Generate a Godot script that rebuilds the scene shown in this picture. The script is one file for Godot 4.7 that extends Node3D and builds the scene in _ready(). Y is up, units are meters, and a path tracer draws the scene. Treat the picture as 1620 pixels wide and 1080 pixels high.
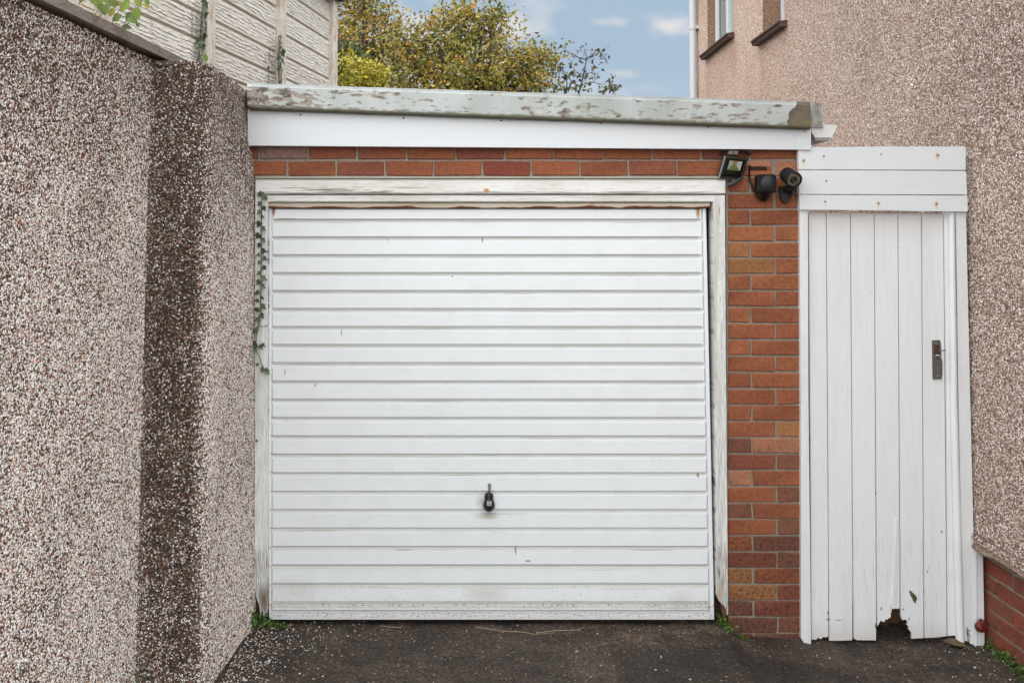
extends Node3D

# ---------- the view: pixel (of the 1620 x 1080 photograph) to a point on the plane z ----------
const F := 1414.5
const PX := 750.0
const PY := 353.0
const TILT := 0.02615
const EYE := Vector3(0.0, 1.704, 4.12)
const EXPO := 4.4

var rng := RandomNumberGenerator.new()
var taken := {}
var M := {}

func pt(px: float, py: float, z: float = 0.0) -> Vector3:
	var a := Vector3((px - PX) / F, -(py - PY) / F, -1.0).rotated(Vector3.RIGHT, TILT)
	return EYE + a * ((z - EYE.z) / a.z)

func p2(px: float, py: float, z: float = 0.0) -> Vector2:
	var q := pt(px, py, z)
	return Vector2(q.x, q.y)

func lin(r: float, g: float, b: float, light: float = 0.85) -> Color:
	var c := Color(r / 255.0, g / 255.0, b / 255.0).srgb_to_linear()
	return Color(c.r / light, c.g / light, c.b / light)

# ---------- mesh building ----------
class MB:
	var v := PackedVector3Array()
	var n := PackedVector3Array()
	var uv := PackedVector2Array()
	var c := PackedColorArray()
	var col := Color.WHITE
	var xf := Transform3D.IDENTITY
	var rect := Rect2(0, 0, 1, 1)
	var grad := []
	func put(p: Vector3, q: Vector3) -> void:
		v.append(p)
		n.append(q)
		uv.append(Vector2((p.x - rect.position.x) / rect.size.x, (rect.position.y - p.y) / rect.size.y))
		if grad.size():
			var k := clampf(grad[0] + grad[1] * p.x + grad[2] * p.y + grad[3] * p.x * p.y, 0.45, 1.0)
			c.append(Color(col.r * k, col.g * k * lerpf(0.94, 1.0, k), col.b * k, 1.0))
		else:
			c.append(col)
	func tri3(a: Vector3, b: Vector3, d: Vector3, na: Vector3, nb: Vector3, nd: Vector3) -> void:
		a = xf * a
		b = xf * b
		d = xf * d
		na = (xf.basis * na).normalized()
		nb = (xf.basis * nb).normalized()
		nd = (xf.basis * nd).normalized()
		put(a, na)
		if (b - a).cross(d - a).dot(na + nb + nd) > 0.0:
			put(d, nd)
			put(b, nb)
		else:
			put(b, nb)
			put(d, nd)
	func tri(a: Vector3, b: Vector3, d: Vector3, hint: Vector3) -> void:
		var q := (b - a).cross(d - a).normalized()
		if q.dot(hint) < 0.0:
			q = -q
		tri3(a, b, d, q, q, q)
	func quad(a: Vector3, b: Vector3, d: Vector3, e: Vector3, hint: Vector3) -> void:
		tri(a, b, d, hint)
		tri(a, d, e, hint)
	func hexa(p: Array) -> void:
		var m := Vector3.ZERO
		for q in p:
			m += q
		m /= 8.0
		for f in [[0, 1, 2, 3], [4, 5, 6, 7], [0, 1, 5, 4], [1, 2, 6, 5], [2, 3, 7, 6], [3, 0, 4, 7]]:
			quad(p[f[0]], p[f[1]], p[f[2]], p[f[3]], (p[f[0]] + p[f[1]] + p[f[2]] + p[f[3]]) / 4.0 - m)
	func box(lo: Vector3, hi: Vector3) -> void:
		hexa([lo, Vector3(hi.x, lo.y, lo.z), Vector3(hi.x, hi.y, lo.z), Vector3(lo.x, hi.y, lo.z), Vector3(lo.x, lo.y, hi.z), Vector3(hi.x, lo.y, hi.z), hi, Vector3(lo.x, hi.y, hi.z)])
	# box with chamfered edges; wobble moves its corners
	func cbox(lo: Vector3, hi: Vector3, ch: float, wob: Array = []) -> void:
		var m := (lo + hi) / 2.0
		var h := (hi - lo) / 2.0
		var P := func(sx: int, sy: int, sz: int, ax: int) -> Vector3:
			var q := Vector3(sx * h.x, sy * h.y, sz * h.z)
			var k := Vector3(sx, sy, sz) * ch
			k[ax] = 0.0
			q -= k
			if wob.size():
				q += wob[(sx + 1) / 2 + (sy + 1) + (sz + 1) * 2]
			return m + q
		for ax in 3:
			var b := (ax + 1) % 3
			var d := (ax + 2) % 3
			for s in [-1, 1]:
				var r := []
				for k in [[-1, -1], [1, -1], [1, 1], [-1, 1]]:
					var g := [0, 0, 0]
					g[ax] = s
					g[b] = k[0]
					g[d] = k[1]
					r.append(P.call(g[0], g[1], g[2], ax))
				var hint := Vector3.ZERO
				hint[ax] = s
				quad(r[0], r[1], r[2], r[3], hint)
			# edges that run along ax
			for s in [-1, 1]:
				for t in [-1, 1]:
					var g := [0, 0, 0]
					g[b] = s
					g[d] = t
					g[ax] = -1
					var a0: Vector3 = P.call(g[0], g[1], g[2], b)
					var a1: Vector3 = P.call(g[0], g[1], g[2], d)
					g[ax] = 1
					var b0: Vector3 = P.call(g[0], g[1], g[2], b)
					var b1: Vector3 = P.call(g[0], g[1], g[2], d)
					var hint := Vector3.ZERO
					hint[b] = s
					hint[d] = t
					quad(a0, b0, b1, a1, hint)
		for sx in [-1, 1]:
			for sy in [-1, 1]:
				for sz in [-1, 1]:
					tri(P.call(sx, sy, sz, 0), P.call(sx, sy, sz, 1), P.call(sx, sy, sz, 2), Vector3(sx, sy, sz))
	func prism(poly: PackedVector2Array, z0: float, z1: float) -> void:
		var t := Geometry2D.triangulate_polygon(poly)
		for i in range(0, t.size(), 3):
			var a := poly[t[i]]
			var b := poly[t[i + 1]]
			var d := poly[t[i + 2]]
			tri(Vector3(a.x, a.y, z1), Vector3(b.x, b.y, z1), Vector3(d.x, d.y, z1), Vector3(0, 0, z1 - z0))
			tri(Vector3(a.x, a.y, z0), Vector3(b.x, b.y, z0), Vector3(d.x, d.y, z0), Vector3(0, 0, z0 - z1))
		var area := 0.0
		for i in poly.size():
			area += poly[i].cross(poly[(i + 1) % poly.size()])
		for i in poly.size():
			var a := poly[i]
			var b := poly[(i + 1) % poly.size()]
			var e := (b - a) * signf(area)
			quad(Vector3(a.x, a.y, z0), Vector3(b.x, b.y, z0), Vector3(b.x, b.y, z1), Vector3(a.x, a.y, z1), Vector3(e.y, -e.x, 0))
	func tube(pts: Array, rads: Array, sides: int = 6, squash: float = 1.0) -> void:
		var rings := []
		var norms := []
		var side := Vector3.ZERO
		for i in pts.size():
			var t: Vector3 = (pts[mini(i + 1, pts.size() - 1)] - pts[maxi(i - 1, 0)]).normalized()
			if i == 0:
				side = t.cross(Vector3.UP if absf(t.y) < 0.9 else Vector3.RIGHT).normalized()
			else:
				side = (side - t * side.dot(t)).normalized()
			var up := side.cross(t)
			var r := []
			var q := []
			for k in sides:
				var a := TAU * k / sides
				var d := side * cos(a) + up * sin(a) * squash
				r.append(pts[i] + d * rads[mini(i, rads.size() - 1)])
				q.append(d.normalized())
			rings.append(r)
			norms.append(q)
		for i in pts.size() - 1:
			for k in sides:
				var j := (k + 1) % sides
				tri3(rings[i][k], rings[i][j], rings[i + 1][j], norms[i][k], norms[i][j], norms[i + 1][j])
				tri3(rings[i][k], rings[i + 1][j], rings[i + 1][k], norms[i][k], norms[i + 1][j], norms[i + 1][k])
		for e in [0, pts.size() - 1]:
			var hint: Vector3 = pts[e] - pts[1 if e == 0 else e - 1]
			for k in range(1, sides - 1):
				tri(rings[e][0], rings[e][k], rings[e][k + 1], hint)
	# profile of (radius, height) turned round y
	func lathe(prof: Array, sides: int = 20) -> void:
		for i in prof.size() - 1:
			var a: Vector2 = prof[i]
			var b: Vector2 = prof[i + 1]
			var na := _slope(prof, i)
			var nb := _slope(prof, i + 1)
			if a.distance_to(b) < 0.0001:
				continue
			for k in sides:
				var u := TAU * k / sides
				var w := TAU * (k + 1) / sides
				var du := Vector3(cos(u), 0, sin(u))
				var dw := Vector3(cos(w), 0, sin(w))
				var y := Vector3.UP
				if b.x > 0.00001:
					tri3(du * a.x + y * a.y, du * b.x + y * b.y, dw * b.x + y * b.y, du * na.x + y * na.y, du * nb.x + y * nb.y, dw * nb.x + y * nb.y)
				if a.x > 0.00001:
					tri3(du * a.x + y * a.y, dw * b.x + y * b.y, dw * a.x + y * a.y, du * na.x + y * na.y, dw * nb.x + y * nb.y, dw * na.x + y * na.y)
	func _slope(prof: Array, i: int) -> Vector2:
		var s := Vector2.ZERO
		for k in [i - 1, i]:
			if k >= 0 and k < prof.size() - 1:
				var e: Vector2 = prof[k + 1] - prof[k]
				if e.length() > 0.0001:
					var q := Vector2(e.y, -e.x).normalized()
					if s == Vector2.ZERO or s.dot(q) > 0.4:
						s += q
		return s.normalized()
	func mesh() -> ArrayMesh:
		var a := []
		a.resize(Mesh.ARRAY_MAX)
		a[Mesh.ARRAY_VERTEX] = v
		a[Mesh.ARRAY_NORMAL] = n
		a[Mesh.ARRAY_TEX_UV] = uv
		a[Mesh.ARRAY_COLOR] = c
		var m := ArrayMesh.new()
		m.add_surface_from_arrays(Mesh.PRIMITIVE_TRIANGLES, a)
		return m

# ---------- scene tree ----------
func numbered(called: String) -> String:
	if not taken.has(called):
		taken[called] = 0
		return called
	taken[called] += 1
	return "%s_%03d" % [called, taken[called]]

func tag(o: Node, label: String, category: String, group: String = "", kind: String = "") -> void:
	if label:
		o.set_meta("label", label)
	if category:
		o.set_meta("category", category)
	if group:
		o.set_meta("group", group)
	if kind:
		o.set_meta("kind", kind)

func thing(called: String, at: Vector3, label: String, category: String, group: String = "") -> Node3D:
	var o := Node3D.new()
	o.name = numbered(called)
	add_child(o)
	o.position = at
	tag(o, label, category, group)
	return o

func under(parent: Node, called: String) -> String:
	if parent == self:
		return numbered(called)
	var key := "%d/%s" % [parent.get_instance_id(), called]
	if not taken.has(key):
		taken[key] = 0
		return called
	taken[key] += 1
	return "%s_%03d" % [called, taken[key]]

# shapes are given in world coordinates; a parent that stands elsewhere is taken off again
func part(called: String, shape, m: Material, parent: Node = self) -> MeshInstance3D:
	var o := MeshInstance3D.new()
	o.mesh = shape.mesh() if shape is MB else shape
	o.material_override = null
	o.name = under(parent, called)
	parent.add_child(o, true)
	for s in o.mesh.get_surface_count():
		o.set_surface_override_material(s, m)
	if parent != self and parent is Node3D and shape is MB:
		var t := Transform3D.IDENTITY
		var q: Node = parent
		while q != self:
			t = q.transform * t
			q = q.get_parent()
		o.transform = t.affine_inverse()
	return o

func scatter(called: String, mesh: Mesh, m: Material, where: Array, tint: PackedColorArray, parent: Node) -> MultiMeshInstance3D:
	var mm := MultiMesh.new()
	mm.transform_format = MultiMesh.TRANSFORM_3D
	mm.use_colors = true
	mm.mesh = mesh
	mm.instance_count = where.size()
	for i in where.size():
		mm.set_instance_transform(i, where[i])
		mm.set_instance_color(i, tint[i])
	var o := MultiMeshInstance3D.new()
	o.name = under(parent, called)
	o.multimesh = mm
	o.material_override = m
	o.set_meta("kind", "stuff")
	parent.add_child(o, true)
	if parent != self:
		o.position = -parent.position
	return o

# ---------- textures ----------
func fbm(seed_: int, freq: float, oct: int = 4) -> FastNoiseLite:
	var f := FastNoiseLite.new()
	f.seed = seed_
	f.frequency = freq
	f.noise_type = FastNoiseLite.TYPE_SIMPLEX_SMOOTH
	f.fractal_type = FastNoiseLite.FRACTAL_FBM
	f.fractal_octaves = oct
	return f

func tex(im: Image) -> ImageTexture:
	return ImageTexture.create_from_image(im)

func ss(a: float, b: float, x: float) -> float:
	var t := clampf((x - a) / (b - a), 0.0, 1.0)
	return t * t * (3.0 - 2.0 * t)

func std(c: Color, rough: float, t: Texture2D = null, scale: float = 0.0, hgt: Texture2D = null, hcm: float = 0.0) -> StandardMaterial3D:
	var m := StandardMaterial3D.new()
	m.albedo_color = Color(minf(c.r, 1.0), minf(c.g, 1.0), minf(c.b, 1.0)).linear_to_srgb()
	m.roughness = rough
	m.albedo_texture = t
	if scale > 0.0:
		m.uv1_triplanar = true
		m.uv1_world_triplanar = true
		m.uv1_scale = Vector3.ONE * scale
	if hgt:
		m.heightmap_enabled = true
		m.heightmap_texture = hgt
		m.heightmap_scale = hcm
	return m

# a tileable bed of stones seen from above: [colour, height]
func stones(size: int, count: int, rmin: float, rmax: float, base: Color, jitter: float, pal: Array, seed_: int) -> Array:
	rng.seed = seed_
	var rgb := PackedByteArray()
	var hgt := PackedByteArray()
	rgb.resize(size * size * 3)
	hgt.resize(size * size)
	var nb := fbm(seed_, 0.06, 3)
	for y in size:
		for x in size:
			var k := 1.0 + jitter * nb.get_noise_2d(x, y) * 1.6
			var i := (y * size + x)
			rgb[i * 3] = clampi(int(base.r8 * k), 0, 255)
			rgb[i * 3 + 1] = clampi(int(base.g8 * k), 0, 255)
			rgb[i * 3 + 2] = clampi(int(base.b8 * k), 0, 255)
			hgt[i] = clampi(int(40 + 60 * nb.get_noise_2d(x * 3, y * 3)), 0, 255)
	for s in count:
		var cx := rng.randf() * size
		var cy := rng.randf() * size
		var a := rng.randf_range(rmin, rmax)
		var b := a * rng.randf_range(0.55, 1.0)
		var an := rng.randf() * PI
		var ca := cos(an)
		var sa := sin(an)
		var col: Color = pick(pal)
		var k := rng.randf_range(0.82, 1.15)
		var r8 := clampi(int(col.r8 * k), 0, 255)
		var g8 := clampi(int(col.g8 * k), 0, 255)
		var b8 := clampi(int(col.b8 * k), 0, 255)
		var h0 := rng.randf_range(90, 250)
		for dy in range(-int(a) - 1, int(a) + 2):
			for dx in range(-int(a) - 1, int(a) + 2):
				var u := (dx * ca + dy * sa) / a
				var w := (-dx * sa + dy * ca) / b
				var d := u * u + w * w
				if d < 1.0:
					var i := posmod(int(cy) + dy, size) * size + posmod(int(cx) + dx, size)
					rgb[i * 3] = r8
					rgb[i * 3 + 1] = g8
					rgb[i * 3 + 2] = b8
					hgt[i] = int(h0 * sqrt(1.0 - d * 0.8))
	return [tex(Image.create_from_data(size, size, false, Image.FORMAT_RGB8, rgb)), tex(Image.create_from_data(size, size, false, Image.FORMAT_L8, hgt))]

func pick(pal: Array) -> Color:
	var t := rng.randf()
	for e in pal:
		t -= e[0]
		if t <= 0.0:
			return e[1]
	return pal[0][1]

# native noise, 0..255, seamless; stretch > 1 draws it out downwards, < 0 sideways
func noise_bytes(w: int, h: int, seed_: int, freq: float, oct: int = 4, stretch: int = 1) -> PackedByteArray:
	var f := fbm(seed_, freq, oct)
	var im: Image = f.get_seamless_image(w if stretch > 0 else w / -stretch, h / stretch if stretch > 0 else h)
	im.convert(Image.FORMAT_L8)
	if im.get_width() != w or im.get_height() != h:
		im.resize(w, h, Image.INTERPOLATE_CUBIC)
	return im.get_data()

# multiplier texture: soft blotches towards a tint, grain and specks
func mottle(size: int, seed_: int, f1: float, a1: float, grain: float, speck: float, speck_to: Color, stretch: int = 1, tint: Color = Color(0.8, 0.72, 0.6)) -> ImageTexture:
	rng.seed = seed_
	var a := noise_bytes(size, size, seed_, f1, 5, stretch)
	var out := PackedByteArray()
	out.resize(size * size * 3)
	for i in size * size:
		var v := clampf((a[i] / 255.0 - 0.35) * 1.6, 0.0, 1.0) * a1
		var k := (1.0 + (rng.randf() - 0.5) * 2.0 * grain) * 0.94
		var c := Color(1.0 - (1.0 - tint.r) * v, 1.0 - (1.0 - tint.g) * v, 1.0 - (1.0 - tint.b) * v)
		if speck > 0.0 and rng.randf() < speck:
			c = c.lerp(speck_to, rng.randf_range(0.3, 0.9))
		out[i * 3] = clampi(int(c.r * k * 255), 0, 255)
		out[i * 3 + 1] = clampi(int(c.g * k * 255), 0, 255)
		out[i * 3 + 2] = clampi(int(c.b * k * 255), 0, 255)
	return tex(Image.create_from_data(size, size, false, Image.FORMAT_RGB8, out))

func grey_noise(size: int, seed_: int, freq: float, oct: int, stretch: Vector2 = Vector2.ONE) -> NoiseTexture2D:
	var t := NoiseTexture2D.new()
	t.width = size
	t.height = size
	t.seamless = true
	var f := fbm(seed_, freq, oct)
	t.noise = f
	return t

# a picture of a painted surface that is laid on by position: f(u, v) gives the colour, u to the right and v down, in photograph-sized units
func planar(w: int, h: int, f: Callable) -> ImageTexture:
	var out := PackedByteArray()
	out.resize(w * h * 3)
	for y in h:
		for x in w:
			var c: Color = f.call(x, y)
			var i := (y * w + x) * 3
			out[i] = clampi(int(c.r * 255), 0, 255)
			out[i + 1] = clampi(int(c.g * 255), 0, 255)
			out[i + 2] = clampi(int(c.b * 255), 0, 255)
	return tex(Image.create_from_data(w, h, false, Image.FORMAT_RGB8, out))

# ---------- sky ----------
func sky_picture() -> ImageTexture:
	var w := 2048
	var h := 1024
	var data := PackedFloat32Array()
	data.resize(w * h * 3)
	var f := fbm(77, 1.0, 5)
	var g := fbm(78, 1.0, 4)
	# the clouds in view: direction (pixel), half width and half height in pixels, strength
	var puffs := [[800, 40, 62, 34, 0.85], [845, 20, 40, 26, 0.5], [1065, 42, 40, 17, 0.95], [1040, 30, 26, 10, 0.4], [972, 33, 34, 9, 0.55], [985, 118, 30, 10, 0.6], [720, 60, 120, 50, 0.75], [600, 60, 120, 60, 0.7], [930, 140, 90, 22, 0.35], [640, 110, 160, 40, 0.8]]
	var dirs := []
	for p in puffs:
		var d := Vector3((p[0] - PX) / F, -(p[1] - PY) / F, -1.0).rotated(Vector3.RIGHT, TILT).normalized()
		dirs.append([atan2(d.x, -d.z), asin(d.y), p[2] / F, p[3] / F, p[4]])
	for y in h:
		var el := (0.5 - (y + 0.5) / h) * PI
		var e := maxf(sin(el), 0.0)
		var horizon := Color(0.55, 0.67, 0.77)
		var low := Color(0.40, 0.525, 0.665)
		var high := Color(0.20, 0.34, 0.56)
		var blue := horizon.lerp(low, ss(0.06, 0.22, e)).lerp(high, ss(0.22, 1.0, e) * 0.8)
		if el < 0.0:
			blue = Color(0.12, 0.12, 0.11)
		for x in w:
			var az := wrapf((x + 0.5) / w * TAU, -PI, PI)
			var c := blue
			if el > 0.0:
				var d := Vector3(sin(az) * cos(el), e, -cos(az) * cos(el))
				var q := Vector3(d.x, d.y * 2.2, d.z) * 2.2
				var n := f.get_noise_3dv(q) + 0.25 * g.get_noise_3dv(q * 4.0)
				var near_view := ss(0.55, 0.30, absf(az)) * ss(0.42, 0.30, el)
				var cover := ss(-0.02, 0.34, n) * 0.9 * (1.0 - near_view)
				if near_view > 0.0:
					var m := g.get_noise_3dv(q * 9.0) * 0.9 + g.get_noise_3dv(q * 22.0) * 0.35
					for p in dirs:
						var a: float = (az - p[0]) / p[2]
						var b: float = (el - p[1]) / p[3]
						cover = maxf(cover, p[4] * ss(1.25, 0.1, sqrt(a * a + b * b) + m * 0.9))
				var white := Color(0.76, 0.75, 0.76).lerp(Color(0.82, 0.81, 0.80), ss(0.1, 0.6, e))
				c = blue.lerp(white, clampf(cover, 0.0, 1.0))
			var i := (y * w + x) * 3
			data[i] = c.r / EXPO
			data[i + 1] = c.g / EXPO
			data[i + 2] = c.b / EXPO
	return tex(Image.create_from_data(w, h, false, Image.FORMAT_RGBF, data.to_byte_array()))

func _ready() -> void:
	rng.seed = 5
	# --- camera ---
	var cam := Camera3D.new()
	cam.name = "camera"
	add_child(cam)
	cam.position = EYE
	cam.rotation.x = TILT
	var near := 0.05
	cam.set_frustum(1080.0 / F * near, Vector2((810.0 - PX) / F, -(540.0 - PY) / F) * near, near, 600.0)
	cam.current = true
	# --- sky, sun, exposure ---
	var env := Environment.new()
	env.background_mode = Environment.BG_SKY
	var sky := Sky.new()
	var sm := PanoramaSkyMaterial.new()
	sm.panorama = sky_picture()
	sky.sky_material = sm
	env.sky = sky
	env.tonemap_mode = Environment.TONE_MAPPER_LINEAR
	env.tonemap_exposure = EXPO
	env.sdfgi_enabled = true
	env.ssao_enabled = true
	env.ssil_enabled = true
	var we := WorldEnvironment.new()
	we.name = "environment"
	we.environment = env
	add_child(we)
	var sun := DirectionalLight3D.new()
	sun.name = "sun"
	sun.light_energy = 0.5
	sun.light_color = Color(1.0, 0.998, 0.99)
	sun.light_angular_distance = 140.0
	sun.shadow_enabled = true
	add_child(sun)
	sun.look_at_from_position(Vector3(0.0, 8.0, 4.5), Vector3.ZERO)
	materials()
	ground()
	left_wall()
	house()
	concrete_building()
	garage()
	side_door()
	fittings()
	trees()
	climbers()
	litter()

# ---------- materials ----------
func materials() -> void:
	rng.seed = 11
	var grain := grey_noise(512, 3, 0.05, 5)
	var fine := grey_noise(512, 4, 0.15, 4)
	M.grain = grain
	M.fine = fine
	var bt := mottle(512, 21, 0.035, 0.5, 0.26, 0.06, Color(0.34, 0.28, 0.26), 1, Color(0.62, 0.52, 0.48))
	var bt2 := mottle(512, 22, 0.045, 0.75, 0.26, 0.09, Color(0.2, 0.15, 0.13), 1, Color(0.42, 0.34, 0.32))
	var tones := {"red": Color(0.41, 0.130, 0.055), "deep": Color(0.33, 0.102, 0.054), "orange": Color(0.47, 0.16, 0.062), "ochre": Color(0.46, 0.20, 0.075), "brown": Color(0.28, 0.108, 0.06), "salmon": Color(0.56, 0.235, 0.125), "pale": Color(0.33, 0.20, 0.155), "smooth": Color(0.35, 0.085, 0.045)}
	for k in tones:
		M["brick_" + k] = std(tones[k] * Color(1.12, 1.16, 1.2), 0.88, bt, 2.2, fine, 0.22)
		M["brick_" + k].vertex_color_use_as_albedo = true
		M["grimy_" + k] = std(tones[k] * Color(1.0, 1.05, 1.1), 0.92, bt2, 2.2, fine, 0.28)
		M["grimy_" + k].vertex_color_use_as_albedo = true
	M.mortar = std(Color(0.38, 0.345, 0.285), 0.95, mottle(256, 31, 0.05, 0.6, 0.18, 0.04, Color(0.3, 0.28, 0.22)), 3.0, fine, 0.25)
	M.plastic = std(Color(0.675, 0.695, 0.71), 0.32)
	M.gutter = std(Color(0.84, 0.84, 0.83), 0.35, mottle(256, 33, 0.02, 0.2, 0.02, 0.0, Color.BLACK), 1.0)
	M.black = std(Color(0.013, 0.0125, 0.0135), 0.45, mottle(256, 34, 0.03, 0.35, 0.1, 0.01, Color(1, 1, 1)), 6.0, fine, 0.05)
	M.black.metallic_specular = 0.3
	M.dark = std(Color(0.02, 0.016, 0.013), 0.9)
	M.rot = std(Color(0.075, 0.036, 0.018), 0.95, mottle(256, 35, 0.04, 0.8, 0.2, 0.05, Color(0.1, 0.06, 0.03), 4), 3.0, fine, 0.6)
	M.rust = std(Color(0.10, 0.033, 0.02), 0.9, mottle(256, 36, 0.06, 0.6, 0.2, 0.03, Color(0.1, 0.06, 0.03)), 8.0, fine, 0.1)
	M.tin = std(Color(0.20, 0.19, 0.17), 0.5, mottle(256, 37, 0.03, 0.5, 0.1, 0.02, Color(0.3, 0.25, 0.2)), 5.0)
	M.tin.metallic = 0.55
	M.chrome = std(Color(0.55, 0.55, 0.53), 0.35)
	M.chrome.metallic = 0.8
	M.concrete = std(Color(0.30, 0.27, 0.24), 0.95, mottle(512, 38, 0.012, 0.8, 0.16, 0.05, Color(0.3, 0.27, 0.24)), 1.3, grain, 0.3)
	M.leaf = std(Color.WHITE, 0.55)
	M.leaf.vertex_color_use_as_albedo = true
	M.leaf.backlight_enabled = true
	M.leaf.backlight = Color(0.5, 0.5, 0.5)
	M.bark = std(Color(0.09, 0.07, 0.055), 0.95, mottle(256, 39, 0.04, 0.7, 0.2, 0.05, Color(0.1, 0.1, 0.1), 4), 2.0, fine, 0.8)
	M.twig = std(Color(0.075, 0.058, 0.045), 0.9)
	M.straw = std(Color(0.30, 0.225, 0.135), 0.8)
	M.vine = std(Color(0.11, 0.085, 0.05), 0.9)
	M.pebble = std(Color.WHITE, 0.6)
	M.pebble.vertex_color_use_as_albedo = true
	M.screw = std(Color(0.10, 0.085, 0.07), 0.6)
	M.glass = std(Color(0.75, 0.85, 0.8, 1.0), 0.02)
	M.glass.albedo_color = Color(0.75, 0.85, 0.8, 0.2)
	M.glass.transparency = BaseMaterial3D.TRANSPARENCY_ALPHA
	# white paint on boards: brush streaks, dirt, hairline cracks
	M.board = std(Color(0.89, 0.90, 0.90), 0.55, mottle(512, 41, 0.02, 0.16, 0.015, 0.0012, Color(0.45, 0.42, 0.38), 8, Color(0.78, 0.76, 0.73)), 1.1, grey_noise(512, 42, 0.04, 4), 0.12)

func strokes(im: PackedByteArray, w: int, h: int, count: int, area: Rect2i, len_: Vector2i, vertical: bool, col: Color, strength: float) -> void:
	for k in count:
		var x := rng.randi_range(area.position.x, area.end.x - 1)
		var y := rng.randi_range(area.position.y, area.end.y - 1)
		var n := rng.randi_range(len_.x, len_.y)
		var s := strength * rng.randf_range(0.4, 1.0)
		for i in n:
			if x < 0 or y < 0 or x >= w or y >= h:
				break
			var j := (y * w + x) * 3
			var t := s * sin(PI * (i + 0.5) / n)
			im[j] = int(lerpf(im[j], col.r8, t))
			im[j + 1] = int(lerpf(im[j + 1], col.g8, t))
			im[j + 2] = int(lerpf(im[j + 2], col.b8, t))
			if vertical:
				y += 1
				if rng.randf() < 0.12:
					x += rng.randi_range(-1, 1)
			else:
				x += 1
				if rng.randf() < 0.012:
					y += rng.randi_range(-1, 1)

# a soft round stain
func blot(im: PackedByteArray, w: int, h: int, cx: float, cy: float, rx: float, ry: float, col: Color, strength: float) -> void:
	for y in range(maxi(0, int(cy - ry)), mini(h, int(cy + ry) + 2)):
		for x in range(maxi(0, int(cx - rx)), mini(w, int(cx + rx) + 2)):
			var d := Vector2((x - cx) / rx, (y - cy) / ry).length()
			if d < 1.0:
				var t := strength * (1.0 - d) * rng.randf_range(0.7, 1.0)
				var j := (y * w + x) * 3
				im[j] = int(lerpf(im[j], col.r8, t))
				im[j + 1] = int(lerpf(im[j + 1], col.g8, t))
				im[j + 2] = int(lerpf(im[j + 2], col.b8, t))

func plain_paint(w: int, h: int, seed_: int, stretch: int, base: Color, depth: float, tint: Color) -> PackedByteArray:
	var a := noise_bytes(w, h, seed_, 0.012, 5, stretch)
	var b := noise_bytes(w, h, seed_ + 1, 0.09, 3, stretch)
	var out := PackedByteArray()
	out.resize(w * h * 3)
	for i in w * h:
		var t := clampf((a[i] / 255.0 - 0.4) * 1.8, 0.0, 1.0) * depth + (b[i] / 255.0 - 0.5) * depth * 0.6
		var c := base.lerp(tint, clampf(t, 0.0, 1.0))
		out[i * 3] = c.r8
		out[i * 3 + 1] = c.g8
		out[i * 3 + 2] = c.b8
	return out

func from_bytes(im: PackedByteArray, w: int, h: int) -> ImageTexture:
	return tex(Image.create_from_data(w, h, false, Image.FORMAT_RGB8, im))

# ---------- ground ----------
func ground_height(x: float, z: float) -> float:
	var y := -0.066 * ss(1.08, 1.24, x) - 0.032 * ss(1.3, 1.7, x)
	if z < -0.04:
		y = lerpf(y, -0.03 - 0.07 * ss(1.3, 1.7, x), ss(-0.04, -0.3, z))
	y += 0.012 * sin(x * 2.1 + 0.7) * sin(z * 1.7) * ss(0.1, 0.6, z)
	return y - 0.008

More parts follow.
